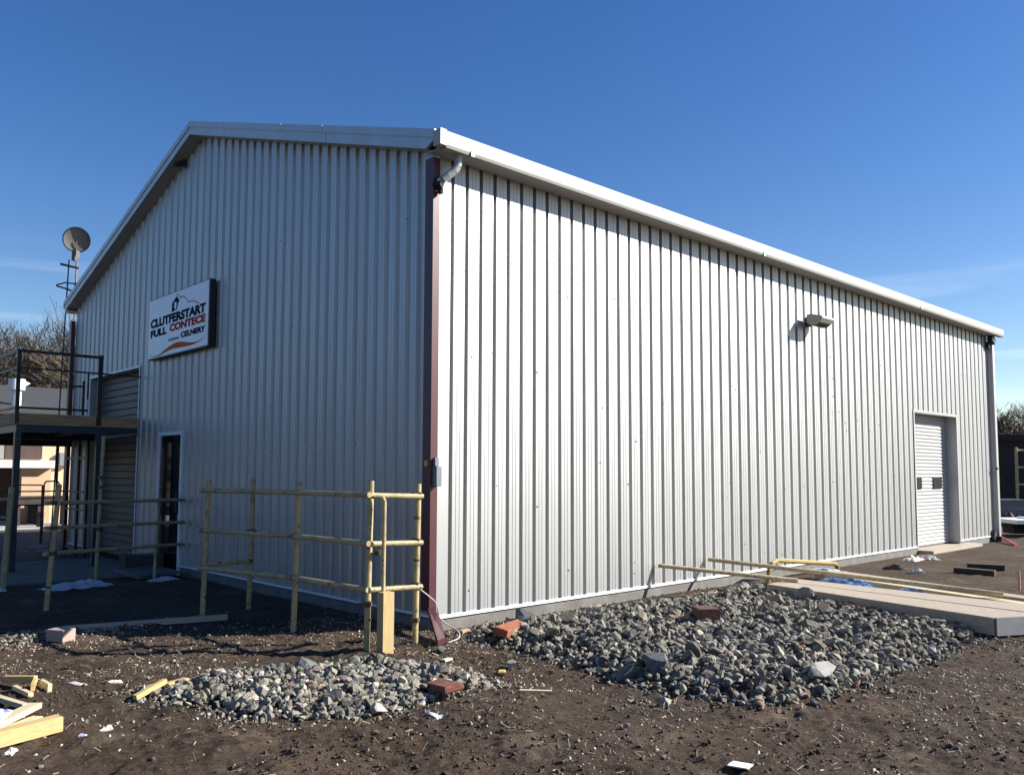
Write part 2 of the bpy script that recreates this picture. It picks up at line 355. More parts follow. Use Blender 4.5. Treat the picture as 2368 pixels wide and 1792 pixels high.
# openings
D0x, D1x, DZ = 12.36, 14.69, 2.85
GA0, GA1, GAZ = 8.44, 11.07, 3.42
GD0, GD1, GDZ = 6.46, 7.44, 2.24
o = wall(mapR, L, .146, lambda s: 4.96, [(D0x, D1x, DZ, 'r')])
for i in range(150):   # screw heads and small dents
    x = rng.uniform(.1, L-.2); z = rng.choice([.35, 1.5, 2.7, 3.9])+rng.normal(0, .25) 
    if D0x-.1 < x < D1x+.1 and z < 3: continue
    if z > 4.7 or z < .15: continue
    rr = rng.choice([.006, .008, .011]); o.tube((x, -.0065, z), (x, .002, z), rr, 6, mi=1)
side = o.build('side_wall', [M['clad'], M['screw']], bld); side['label'] = 'sunlit long side wall'
o = wall(mapG, W, .29, topG, [(GA0, GA1, GAZ, 'g'), (GD0, GD1, GDZ, 'g')])
for i in range(80):
    y = rng.uniform(.2, W-.3); z = rng.uniform(.4, 5.2)
    if (GA0-.1 < y < GA1+.1 and z < GAZ+.1) or (GD0-.1 < y < GD1+.1 and z < GDZ+.1) or z > topG(y)-.3: continue
    o.tube((-.0065, y, z), (.002, y, z), rng.choice([.006, .009]), 6, mi=1)
gab = o.build('gable_wall', [M['clad'], M['screw']], bld); gab['label'] = 'shaded gable wall with sign'
MB().box(.05, L, W-.02, W, -.1, ZS).build('rear_wall', M['clad'], bld)
MB().prism([(L, .07, -.1), (L, W, -.1), (L, W, 4.9), (L, APEX, 6.9), (L, .05, 4.9)], (-.03, 0, 0)).build('end_wall', M['clad'], bld)
MB().box(.06, L-.05, .06, W-.04, -.08, -.01).build('floor_slab', M['dark'], bld)
# unseen near-black sheet, added so openings seem to have a dark interior
MB().box(.6, .62, .3, W-.3, -.01, 4.6).build('dark_backing', M['dark'], bld)
# plinth
for a, b in ((.015, D0x), (D1x, L-.02)): MB().box(a, b, .004, .06, -.15, .088).build('plinth', M['plinth'], bld)
for a, b in ((.07, GD0), (GD1, GA0), (GA1, W-.02)): MB().box(.004, .06, a, b, -.15, .088).build('plinth', M['plinth'], bld)
for a, b in ((.0, D0x), (D1x, L)): MB().box(a+.002, b-.002, -.014, -.002, ZB+.002, ZB+.035).build('base_trim', M['alu'], bld)
for a, b in ((.08, GD0-.03), (GD1+.03, GA0), (GA1, W)): MB().box(-.014, -.002, a+.002, b-.002, ZB+.002, ZB+.03).build('base_trim', M['alu'], bld)
# roof
def roofslab(y0, z0, y1, z1):
    return MB().prism([(-A_+.02, y0, z0-.012), (-A_+.02, y1, z1-.012), (-A_+.02, y1, z1-.07), (-A_+.02, y0, z0-.07)], (L+2*A_-.04, 0, 0))
roofslab(-B_+.03, ZG-.02, APEX, ZA-.002).build('roof_slope', M['roof'], bld)
roofslab(W+B_-.03, ZG-.02, APEX, ZA-.002).build('roof_slope', M['roof'], bld)
# verge (barge) flashing, two lapped strips with joints
def verge(xo, sgn, upper, name):
    mb = MB()
    for side_ in (0, 1):
        yf = (lambda y: y) if side_ == 0 else (lambda y: W-y)
        z = lambda y: ZG+slope*(y+B_)
        cuts = [-.17, 2.05 if upper else 1.98, 3.1 if upper else APEX, APEX] if side_ == 0 else [-.17, APEX]
        cuts = sorted(set(cuts))
        for a, b in zip(cuts[:-1], cuts[1:]):
            g = .004; a2 = a+(g if a > -.1 else 0); b2 = b-(g if b < APEX-.01 else 0)
            if upper: q = [(a2, z(a2)), (b2, z(b2)), (b2, z(b2)-.092), (a2, z(a2)-.092)]; x = xo; t_ = .05
            else:
                la = a2 + (.16 if a < 0 else 0)
                q = [(a2, z(a2)-.092), (b2, z(b2)-.092), (b2, z(b2)-.215), (la, z(la)-.215)]; x = xo+sgn*.012; t_ = .038
            mb.prism([(x, yf(y), zz) for y, zz in q], (sgn*t_, 0, 0))
    return mb.build(name, M['clad'], bld)
verge(-A_, 1, True, 'verge_flashing'); verge(-A_, 1, False, 'verge_flashing')
verge(L+A_, -1, True, 'verge_flashing'); verge(L+A_, -1, False, 'verge_flashing')
# soffit strip under the verge
so = MB()
for yf in (lambda y: y, lambda y: W-y):
    z = lambda y: ZG+slope*(y+B_)-.2
    so.prism([(-A_+.05, yf(.0), z(.0)), (-A_+.05, yf(APEX), z(APEX)), (-A_+.05, yf(APEX), z(APEX)-.012), (-A_+.05, yf(.0), z(.0)-.012)], (A_-.045, 0, 0))
so.build('verge_soffit', M['trimw'], bld)
# box gutter, eaves and soffits
GBOT = 4.915
def gutter(y, sg, name):
    mb = MB(); prof = [(0, GBOT), (-.012, GBOT+.03), (-.016, GBOT+.10), (-.002, ZG-.015), (-.002, ZG), (.03, ZG), (.03, ZG-.03), (.10, ZG-.03), (.10, GBOT)]
    cuts = [-A_+.075, 6.1, 12.2, L+.34]
    for a, b in zip(cuts[:-1], cuts[1:]):
        mb.prism([(a+.002, y+sg*q[0], q[1]) for q in prof], (b-a-.004, 0, 0))
    return mb.build(name, M['trimw'], bld)
g1 = gutter(-B_, 1, 'gutter'); gutter(W+B_, -1, 'gutter')
MB().box(-A_-.012, -A_+.07, -B_-.018, -B_+.1, 4.93, ZG+.006).build('gutter_end_cap', M['trimw'], bld)
MB().box(-A_+.06, L+.2, -B_+.1, -.002, 4.925, 4.935).box(-A_+.06, L+.2, -B_+.125, -B_+.13, 4.935, 5.02).build('eaves_soffit', M['trimw'], bld)
MB().box(-A_+.06, L+.2, W+.002, W+B_-.1, 4.925, 4.935).build('eaves_soffit', M['trimw'], bld)
for x in (.205, 6.1, 12.2): MB().box(x-.025, x+.025, -B_-.021, -B_+.05, GBOT-.012, GBOT+.05).build('gutter_clip', M['trimw'], bld)
# corner trims
MB().box(-.012, .03, -.012, .0, ZB, 4.92).box(-.012, -.003, .0, .03, ZB, 4.92).build('corner_trim', M['clad'], bld)
# maroon corner pipe with angled shoe
cp = MB().box(-.103, -.016, -.014, .125, .19, 4.90).box(-.104, -.015, -.016, .127, .50, .53).build('corner_pipe', M['maroon'], bld); cp['label'] = 'maroon rectangular corner pipe'
s1 = MB(); s1.prism([(-.10, -.02, .21), (-.018, -.02, .24), (-.36, -.60, .03), (-.47, -.62, .0)], (0, 0, .001))
def slab4(mb, p, t):  # p: 4 top pts ; t: thickness down
    vs = [Vector(q) for q in p]; mb.add([*vs, *[v-Vector((0,0,t)) for v in vs]], [(0,1,2,3),(7,6,5,4),(0,4,5,1),(1,5,6,2),(2,6,7,3),(3,7,4,0)]); return mb
s1 = slab4(MB(), [(-.108, .0, .23), (-.012, -.02, .25), (-.355, -.585, .055), (-.455, -.60, .04)], .05)
s1.build('pipe_shoe', M['maroon'], bld)
# silver swan-neck from gutter to the pipe
el = MB(); pts = [(.105,-.17,4.94),(.105,-.17,4.86),(.095,-.165,4.80),(.06,-.15,4.745),(.0,-.12,4.69),(-.045,-.09,4.645),(-.06,-.06,4.62)]
el.path(pts, .043, 14); 
for p in pts[1:-1]:
    pass
el.tube((.105,-.17,4.935), (.105,-.17,4.885), .051, 14)
elb = el.build('gutter_outlet', M['pvc'], bld, smooth=False)
MB().obox((-.07,-.055,4.60), (.085,.09,.10), rz=.5, ry=.5).obox((-.045,-.06,4.53), (.05,.05,.05), rz=.3).build('pipe_bracket', M['dark'], bld)
# left far corner pipe
MB().box(-.10, -.02, W-.03, W+.09, .1, 4.72).build('corner_pipe', M['maroon'], bld)
# far right downpipe
rp = MB().box(L+.005, L+.135, -.115, .0, .06, 4.80).build('downpipe', M['clad'], bld); rp['label'] = 'pale downpipe at the far corner'
MB().box(L-.01, L+.003, -.06, .0, .1, 4.80).build('corner_trim', M['pvc'], bld)
MB().obox((L-.03,-.11,4.83), (.24,.12,.14), ry=.5).obox((L-.1,-.05,4.70), (.08,.08,.16), ry=.3).build('pipe_bracket', M['lampd'], bld)
MB().obox((L-.12,-.03,.12), (.22,.10,.22), ry=.3).obox((L-.02,-.1,.05), (.16,.1,.14), rz=.4).build('pipe_bracket', M['lampd'], bld)
MB().obox((L-.02,-.12,1.72), (.05,.05,.05)).build('pipe_bracket', M['lampd'], bld)
slab4(MB(), [(L+.13,-.1,.12), (L+.0,-.12,.12), (L-1.25,-.78,.035), (L-1.12,-.82,.035)], .03).build('pipe_shoe', mat('red_shoe', (.30,.04,.035), .5), bld)
# roller door
rd = MB(); d = .23; z = .07; N = 37; H = (DZ-.07)/N
for i in range(N):
    z0 = .07+i*H
    ys = [(0, .0), (.25, -.016), (.5, -.022), (.75, -.016), (1, 0)]
    for (a, ya), (b, yb) in zip(ys[:-1], ys[1:]):
        rd.add([(D0x, d+ya, z0+a*H), (D1x, d+ya, z0+a*H), (D1x, d+yb, z0+b*H), (D0x, d+yb, z0+b*H)], [(0,1,2,3)])
rdo = rd.build('roller_door', M['shutter'], bld); rdo['label'] = 'white roller door in side wall'
for x0, x1 in ((12.72, 13.20), (13.83, 14.32)):
    MB().box(x0, x1, d-.034, d+.004, 1.27, 1.51).build('window_pane', M['winblack'], rdo)
rv = MB().box(D1x-.001, D1x+.012, -.008, d+.05, .08, DZ).box(D0x-.012, D0x+.001, -.008, d+.05, .08, DZ).box(D0x-.012, D1x+.012, -.008, d+.05, DZ, DZ+.02)
rv.build('door_reveal', M['clad'], bld)
MB().box(D0x-.05, D1x+.07, -.018, -.009, DZ-.0, DZ+.055).box(D0x-.05, D0x-.0, -.018, -.009, ZB, DZ-.001).box(D1x, D1x+.05, -.018, -.009, ZB, DZ-.001).build('door_trim', M['trimw'], bld)
MB().box(D0x-.0, D1x+.5, -.3, .5, -.1, .055).build('door_step', mat('sand_step', (.40,.34,.27), .9, var=.1), bld)
# garage door
gd = MB(); d = .22; zz = .02; N = 26; H = (GAZ-.02)/N
for i in range(N):
    z0 = .02+i*H; gd.box(d, d+.03, GA0-.05, GA1+.05, z0+.014, z0+H-.008); gd.box(d+.022, d+.03, GA0-.05, GA1+.05, z0-.008, z0+.014, 1)
gdo = gd.build('garage_door', [M['gdoor'], mat('olive_groove_shade', (.05,.05,.044), .7)], bld); gdo['label'] = 'olive grey sectional door behind the platform'  # shade in the grooves is put into a darker olive colour
MB().box(d-.02, d-.002, 8.62, 8.95, 1.53, 1.75).build('window_pane', M['winblack'], gdo)
MB().box(-.008, d, GA0-.012, GA0-.0, .0, GAZ).box(-.008, d, GA1, GA1+.012, .0, GAZ).box(-.008, d, GA0-.012, GA1+.012, GAZ, GAZ+.02).build('door_reveal', M['clad'], bld)
MB().box(-.02, -.009, GA0-.03, GA0+.0, .05, GAZ+.04).box(-.02, -.009, GA0, GA1+.04, GAZ, GAZ+.04).box(-.02, -.009, GA1, GA1+.04, .05, GAZ-.001).build('door_trim', M['alu'], bld)
# glass door
gl = MB(); fwid = .05
gl.box(-.03, .05, GD0, GD0+fwid, -.03, GDZ).box(-.03, .05, GD1-fwid, GD1, -.03, GDZ).box(-.028, .05, GD0+fwid, GD1-fwid, GDZ-.06, GDZ).box(-.028, .05, GD0+fwid, GD1-fwid, -.03, .04)
gdf = gl.build('glass_door', M['alu'], bld)
glass = bpy.data.materials.new('dark_glass'); glass.use_nodes = True; b = glass.node_tree.nodes['Principled BSDF']
b.inputs['Base Color'].default_value = (.012,.013,.014,1); b.inputs['Roughness'].default_value = .03; b.inputs['Specular IOR Level'].default_value = .9
MB().box(.0, .01, GD0+fwid, GD1-fwid, .04, GDZ-.06).build('glass_pane', glass, gdf)
MB().tube((-.06, GD0+.09, .95), (-.06, GD0+.09, 1.25), .011).tube((-.06, GD0+.09, .97), (-.0, GD0+.09, .97), .008).tube((-.06, GD0+.09, 1.23), (-.0, GD0+.09, 1.23), .008).build('handle', M['lampd'], gdf)

# ---------------------------------------------------------------- things on the walls
sg = empty('sign_board', (-.12, 6.6, 4.0), 'white sign board with navy and red lettering mounted on the gable wall', 'sign')
Y0, Y1, Z0, Z1 = 5.40, 7.76, 3.487, 4.48
MB().box(-.12, -.03, Y0-.035, Y1+.012, Z0-.018, Z1+.014).build('frame', M['black'], sg)
MB().box(-.124, -.121, Y0+.0, Y1, Z0, Z1).build('panel', M['signw'], sg)
def poly(name, P, m_, dx=-.1265, t=.002):
    return MB().prism([(dx, y, z) for y, z in P], (t, 0, 0)).build(name, m_, sg)
def text(s, yl, yr, z0, z1, m_, name, bold=.02):
    cu = bpy.data.curves.new(name, 'FONT'); cu.body = s; cu.size = 1; cu.offset = bold; cu.extrude = 0; cu.resolution_u = 4
    tmp = bpy.data.objects.new('tmp_text', cu); sc.collection.objects.link(tmp)
    bpy.context.view_layer.update(); dg = bpy.context.evaluated_depsgraph_get()
    me = bpy.data.meshes.new_from_object(tmp.evaluated_get(dg)); bpy.data.objects.remove(tmp)
    n = len(me.vertices); co = np.empty(n*3, np.float32); me.vertices.foreach_get('co', co); co = co.reshape(-1, 3)
    lo, hi = co.min(0), co.max(0)
    u = (co[:,0]-lo[0])/(hi[0]-lo[0]); v = (co[:,1]-lo[1])/(hi[1]-lo[1])
    out = np.stack([np.full(n, -.1275), yl+(yr-yl)*u, z0+(z1-z0)*v], -1)-np.array(sg.location)
    me.vertices.foreach_set('co', out.astype(np.float32).ravel()); me.materials.clear(); me.materials.append(m_); me.update()
    o = bpy.data.objects.new(name, me); sc.collection.objects.link(o); o.parent = sg; return o
text('CLUTFERSTART', 7.68, 5.49, 3.995, 4.148, M['navy'], 'lettering', .055)
text('FULL', 7.665, 6.98, 3.835, 3.962, M['navy'], 'lettering', .055)
text('CONTECE', 6.86, 5.49, 3.85, 3.978, M['red'], 'lettering', .055)
text('CELNERY', 6.40, 5.485, 3.703, 3.797, M['navy'], 'lettering', .055)
sm = MB(); 
for i in range(9): sm.box(-.1265, -.1245, 6.89-i*.048-.034, 6.89-i*.048, 3.70, 3.70+(.036 if i % 3 else .045))
sm.build('small_lettering', M['sgrey'], sg)
poly('logo_house', [(6.792,4.31),(6.61,4.405),(6.49,4.315),(6.545,4.297),(6.545,4.29),(6.60,4.18),(6.625,4.18),(6.60,4.305),(6.70,4.325),(6.712,4.21),(6.722,4.166),(6.789,4.17)], M['navy'])
poly('logo_house', [(6.70,4.225),(6.64,4.20),(6.66,4.18),(6.72,4.185)], M['navy'], dx=-.1272)
def ribbon(pts, wd):
    up_ = []; dn = []
    for i, (y, z) in enumerate(pts):
        w_ = wd*(1-.5*i/len(pts)); up_.append((y, z+w_)); dn.append((y, z-w_))
    return up_, dn
mp_ = [(6.62,4.42),(6.585,4.435),(6.52,4.40),(6.44,4.352),(6.38,4.372),(6.315,4.358),(6.22,4.302),(6.14,4.237),(6.07,4.245),(6.0,4.243),(5.91,4.222),(5.74,4.168)]
rb = MB(); 
for (a, b) in zip(mp_[:-1], mp_[1:]): rb.prism([(-.1268, a[0], a[1]+.008), (-.1268, b[0], b[1]+.008), (-.1268, b[0], b[1]-.008), (-.1268, a[0], a[1]-.008)], (.002,0,0))
rb.build('logo_mountain', M['orange'], sg)
top = [(7.70,3.555),(7.60,3.525),(7.45,3.512),(7.33,3.518),(7.18,3.54),(7.05,3.575),(6.88,3.61),(6.72,3.638),(6.55,3.652),(6.40,3.645),(6.25,3.625),(6.05,3.595),(5.85,3.578),(5.68,3.583),(5.55,3.61),(5.46,3.645)]
bot = [(7.70,3.548),(7.60,3.515),(7.45,3.500),(7.33,3.500),(7.18,3.512),(7.05,3.532),(6.88,3.550),(6.72,3.562),(6.55,3.560),(6.40,3.552),(6.25,3.548),(6.05,3.545),(5.85,3.552),(5.68,3.572),(5.55,3.604),(5.46,3.643)]
sw = MB()
for i in range(len(top)-1): sw.prism([(-.1266,*top[i]), (-.1266,*top[i+1]), (-.1266,*bot[i+1]), (-.1266,*bot[i])], (.002,0,0))
sw.build('logo_swoosh', M['orange'], sg)
# wall lamp on the side wall
wl = empty('wall_lamp', (7.93, 0, 4.16), 'grey angular floodlight high on the sunlit side wall', 'wall lamp')
MB().box(7.86, 8.0, -.05, -.002, 4.07, 4.22).build('mounting_plate', M['lampd'], wl)
MB().obox((7.93,-.09,4.17), (.10,.14,.07), rx=-.2).build('arm', M['lampd'], wl)
lp = [(-.10,4.235),(-.17,4.245),(-.37,4.19),(-.38,4.16),(-.33,4.09),(-.25,4.045),(-.16,4.06),(-.10,4.10)]
MB().prism([(7.74,y,z) for y,z in lp], (.40,0,0)).build('housing', M['lamp'], wl)
MB().prism([(7.77,-.335,4.082),(7.77,-.255,4.036),(7.77,-.17,4.050),(7.77,-.20,4.075)], (.34,0,0)).build('lens', M['lampd'], wl)
# small camera near the apex
gc = empty('wall_camera', (-.05, 6.72, 6.68), 'small dark dome fixture under the roof edge near the apex', 'camera')
MB().box(-.06, -.002, 6.68, 6.78, 6.60, 6.70).build('bracket', M['lampd'], gc)
MB().tube((-.05,6.73,6.65), (-.15,6.72,6.60), .045, 12).tube((-.15,6.72,6.60), (-.20,6.71,6.57), .045, 12, r2=.03).build('housing', M['lampd'], gc)
# electrical box on the corner
jb = empty('junction_box', (-.06, -.05, 1.6), 'grey electrical box fixed on the maroon corner pipe', 'electrical box')
MB().obox((-.046,-.05,1.555), (.062,.07,.20), bevel=.006).build('enclosure', M['ebox'], jb)
MB().obox((-.050,-.035,1.70), (.045,.04,.088), bevel=.005).build('conduit_box', M['ebox'], jb)
tag(MB().box(-.113, -.104, .03, .08, 1.66, 1.715).build('warning_tag', M['tag']), 'small yellow label on the shaded face of the maroon pipe', 'label')
# white cable
ca = MB(); pts = []
P0 = [(-.47,-.30,.50),(-.33,-.30,.40),(-.22,-.26,.33),(-.15,-.18,.27),(-.08,-.12,.17),(.0,-.2,.07),(-.06,-.42,.05),(-.2,-.6,.03),(-.38,-.66,.02)]
for i in range(len(P0)-1):
    for k in range(5):
        a = np.array(P0[max(i-1,0)]); b = np.array(P0[i]); c = np.array(P0[i+1]); d_ = np.array(P0[min(i+2,len(P0)-1)]); t = k/5
        pts.append(tuple(.5*((2*b)+(-a+c)*t+(2*a-5*b+4*c-d_)*t*t+(-a+3*b-3*c+d_)*t**3)))
pts.append(P0[-1]); ca.path(pts, .006, 6)
tag(ca.build('cable', M['cable'], smooth=True), 'thin white cable trailing from the yellow post down round the maroon shoe', 'cable')

# ---------------------------------------------------------------- scaffold guard rails
def clamp(par, p, r=.034):
    x, y, z = p; a = rng.uniform(0, 3); mb = MB()
    mb.obox((x, y, z), (.074, .070, .045), rz=a); mb.tube((x+.045*math.cos(a), y+.045*math.sin(a), z), (x+.08*math.cos(a), y+.08*math.sin(a), z), .010, 6); mb.build('clamp', M['clamp'], par)
def ring(par, x, y, z, r=.031): MB().tube((x, y, z), (x, y, z+.022), r, 12).build('clamp', M['clamp'], par)
TR = .029
def post(parent, x, y, h, lean=(0, 0), r=TR):
    mb = MB(); mb.tube((x, y, gz(x, y)-.1), (x+lean[0], y+lean[1], h), r, 14); return mb.build('post', M['yellow'], parent, smooth=False)
def rail(parent, a, b, r=.025):
    return MB().tube(a, b, r, 12).build('rail', M['yellow'], parent)
P1, P2, P3, P4, P6 = (-1.408,2.369), (-.807,2.482), (-1.092,.933), (-1.052,-.315), (-.516,-.331)
fr = empty('scaffold_guard_rail', (P4[0], P4[1], 0), 'yellow tube guard rail of several bays in front of the gable wall', 'guard rail')
for p, h, ln in ((P1,1.50,(.03,0)),(P2,1.51,(.02,0)),(P3,1.492,(.03,0)),(P4,1.516,(.025,0)),(P6,1.485,(.02,0))): post(fr, *p, h, ln)
off = .045
for zh in (1.385, .945, .53):
    MB().tube((P1[0]-.03, P1[1]+.06, zh+.0), (P3[0]-.02, P3[1], zh), .026, 12).tube((P3[0]-.02, P3[1], zh), (P4[0]-.03, P4[1]-.06, zh+.005), .026, 12).build('rail', M['yellow'], fr)
    rail(fr, (P4[0]-.03, P4[1]-.02, zh-.0), (P6[0]+.05, P6[1]-.03, zh-.02))
rail(fr, (P1[0], P1[1]+.03, .56), (P2[0]+.03, P2[1]+.0, .56))
rail(fr, (P2[0], P2[1]+.03, 1.37), (P1[0], P1[1]+.03, 1.385))
for p in (P1, P3, P4, P6):
    for zh in (1.385, .945, .53): clamp(fr, (p[0], p[1], zh))
clamp(fr, (P2[0],P2[1],.56)); clamp(fr, (P2[0],P2[1],.9)); clamp(fr, (P4[0]+.1,P4[1]-.05,.86)); clamp(fr, (P4[0],P4[1],.40)); clamp(fr,(P6[0],P6[1],.2))
for p, zs in ((P4,(.25,)),(P6,(.75,1.15)),(P1,(.2,))):
    for z in zs: ring(fr, p[0]+.012, p[1], z)
MB().path([(P4[0]+.03,P4[1]-.07,1.375),(P4[0]+.08,P4[1]-.10,1.37),(P4[0]+.10,P4[1]-.11,1.33),(P4[0]+.085,P4[1]-.13,.52)], .019, 12).build('bent_tube', M['yellow'], fr)
# wooden stub post
tag(MB().obox((-.965,-.485,.24), (.115,.10,.56), rz=-.03, bevel=.004).build('timber_post', M['yelwood']), 'short square yellow timber post at the foot of the guard rail', 'post')
# left guard rail
A = (-2.555, 3.98); C_ = (-.62, 5.86); E = (-.02, 6.38)
fl = empty('scaffold_guard_rail', (A[0], A[1], 0), 'yellow tube guard rail running from a leaning post to the glass door', 'guard rail')
MB().tube((A[0], A[1], gz(*A)-.1), (A[0]+.09, A[1]+.0, 1.44), TR, 14).build('post', M['yellow'], fl)
MB().tube((C_[0], C_[1], -.1), (C_[0]+.03, C_[1], 1.2), .022, 14).build('post', M['yellow'], fl)
for z0, z1 in ((1.225,1.151),(.94,.805),(.645,.461)):
    rail(fl, (A[0]-.05, A[1]-.04, z0), (E[0], E[1], z1)); clamp(fl, (A[0]+.05, A[1], z0)); clamp(fl, (E[0]-.04, E[1], z1)); clamp(fl,(C_[0],C_[1],z1+(z0-z1)*.22))
ring(fl, A[0]+.02, A[1], .25)
# tall post by the platform
tp = empty('scaffold_post', (-1.145, 6.75, 0), 'tall thin yellow scaffold post with top arm beside the platform leg', 'post')
MB().tube((-1.145,6.75,-.1), (-1.10,6.78,2.13), .028, 14).build('post', M['yellow'], tp)
rail(tp, (-1.11,6.77,2.10), (-.02,8.40,2.24), .018)
for z in (1.12, .72, 1.5, 1.35): clamp(tp, (-1.12,6.76,z))
# post at left picture edge
lf = empty('scaffold_guard_rail', (-2.395, 6.56, 0), 'thick yellow post with rails at the left edge by the apron', 'guard rail')
MB().tube((-2.41,6.56,-.1), (-2.36,6.56,1.37), .038, 14).build('post', M['yellow'], lf)
for z in (1.2, .95): rail(lf, (-2.37,6.56,z), (-4.6,6.9,z), .02)
MB().tube((-4.6,6.9,-.1), (-4.6,6.9,1.37), .038, 14).build('post', M['yellow'], lf)

# ---------------------------------------------------------------- steel platform
PY, PX = 8.38, -1.94
pf = empty('steel_platform', (PX, PY, 0), 'raised dark steel platform with timber edge board in front of the big door', 'platform')
MB().box(PX, -.03, PY, PY+.04, 2.34, 2.52).box(PX, PX+.04, PY+.04, 12.1, 2.34, 2.52).build('edge_board', M['deckwood'], pf)
MB().box(PX+.041, -.03, PY+.041, 12.1, 2.44, 2.50).build('deck', M['deckwood'], pf)
MB().box(PX+.03, -.03, PY+.02, PY+.08, 2.22, 2.339).box(PX+.03, PX+.09, PY+.081, 12.1, 2.22, 2.339).box(PX+.1, -.03, 12.0, 12.06, 2.09, 2.42).box(-.95, -.89, PY+.09, 11.99, 2.22, 2.42).box(PX+.1, -.03, 10.1, 10.16, 2.16, 2.42).build('beams', M['steelb'], pf)
for x, y in ((PX+.06, PY+.05), (-.655, PY+.05), (PX+.06, 12.03)):
    MB().box(x-.045, x+.045, y-.045, y+.045, -.02, 2.219).build('leg', M['steelb'], pf)
rl = MB()
rl.box(PX-.01, PX+.05, PY-.03, PY-.001, 2.36, 3.50).box(-.72, -.65, PY-.03, PY-.001, 2.36, 3.56)
rl.box(PX-.012, -.645, PY-.035, PY+.01, 3.501, 3.545)
rl.box(PX+.05, .0-.02, PY-.022, PY+.003, 3.235, 3.262).box(PX+.05, -.86, PY-.022, PY+.003, 2.59, 2.625)
rl.box(-.96, -.925, PY-.03, PY+.01, 2.53, 3.10).box(-1.18, -.925, PY-.025, PY+.0, 2.99, 3.02).box(-.885,-.86,PY-.02,PY,2.8,3.235)
rl.box(PX-.011, PX+.03, PY+.011, 12.1, 3.501, 3.545).box(PX, PX+.025, PY+.011, 12.1, 3.235, 3.262).box(PX, PX+.03, 12.06, 12.1, 2.52, 3.5).box(PX,PX+.03,10.2,10.24,2.52,3.5).box(PX, PX+.025, PY+.011, 12.1, 2.59, 2.62)
rl.build('railing', M['steel'], pf)
# dark gate frame under the platform
gt = empty('steel_gate', (-.35, 10.5, 0), 'black steel gate frame standing under the platform by the wall corner', 'gate')
g = MB()
for y, z in ((11.18, 2.2), (10.46, 2.2), (9.95, 2.2)): g.box(-.37, -.33, y-.03, y+.03, .0, z)
g.box(-.365, -.335, 9.9, 11.3, 1.82, 1.86).box(-.365, -.335, 9.9, 11.3, 1.19, 1.22).box(-.365, -.335, 9.9, 11.3, .855, .885)
g.build('frame', M['steel'], gt)
g = MB(); g.box(-1.9, -.37, 11.27, 11.3, 1.19, 1.215).box(-1.9, -.37, 11.27, 11.3, .93, .955).box(-1.9, -1.87, 11.27, 11.3, 0, 1.95).build('side_rails', M['steel'], gt)

# satellite dish mast
DX, DYY = .30, 13.40
ds = empty('satellite_dish', (DX, DYY, 0), 'round grey dish on a slim double pole mast behind the eaves', 'satellite dish')
vd = Vector((-5.47-DX, -6.88-DYY, 1.6-6.76)).normalized()
mb = MB(); u_ = vd.cross(Vector((0,0,1))).normalized(); w_ = u_.cross(vd); rr = .27; c0 = Vector((DX-.02, DYY, 6.76))
rings = []
for k, (fr_, dp) in enumerate(((0,-.06),(.35,-.052),(.7,-.03),(.95,-.004),(1,.004),(1,-.02))):
    rings.append([c0+(u_*math.cos(a)+w_*math.sin(a))*rr*max(fr_, .001)+vd*dp for a in [2*math.pi*i/32 for i in range(32)]])
vs = [v for r_ in rings for v in r_]; fs = [(k*32+i, k*32+(i+1)%32, (k+1)*32+(i+1)%32, (k+1)*32+i) for k in range(5) for i in range(32)]
mb.add(vs, fs); mb.build('dish', M['dish'], ds, smooth=True)
rim = MB(); pts = [c0+(u_*math.cos(a)+w_*math.sin(a))*(rr+.004)+vd*.002 for a in [2*math.pi*i/32 for i in range(33)]]
rim.path(pts, .014, 6).build('rim', M['steelb'], ds)
MB().tube(c0+w_*(-.02)-vd*.02, c0-w_*.30, .011, 6).obox((DX-.03,DYY-.02,6.42), (.13,.10,.17), rz=.7).obox((DX-.06,DYY-.05,6.32), (.10,.08,.10), rz=.7).build('receiver_box', M['dish'], ds)
MB().tube((DX+.0, DYY, 6.36), (DX-.0, DYY-.0, .0), .019, 8).build('pole', M['dishpole'], ds)
MB().tube((DX-.13, DYY+.10, 6.3), (DX-.23, DYY+.2, .0), .016, 8).build('pole', M['steelb'], ds)
MB().tube((DX-.28,DYY+.18,6.20), (DX+.04,DYY-.02,6.12), .026, 8).build('bracket', M['lampd'], ds)
MB().path([(DX-.34,DYY+.2,5.72),(DX-.18,DYY+.1,5.78),(DX,DYY,5.76)], .016, 6).path([(DX-.34,DYY+.2,5.70),(DX-.14,DYY+.1,5.64),(DX+.02,DYY,5.56)], .02, 6).obox((DX+.05,DYY-.03,5.66), (.14,.1,.24), rz=.6).build('bracket', M['lampd'], ds)
MB().tube((DX+.05,DYY,4.2), (.2,W+.0,4.2), .02, 6).build('bracket', M['lampd'], ds)
MB().tube((DX+.05,DYY,3.0), (.2,W+.0,3.0), .02, 6).build('bracket', M['lampd'], ds)

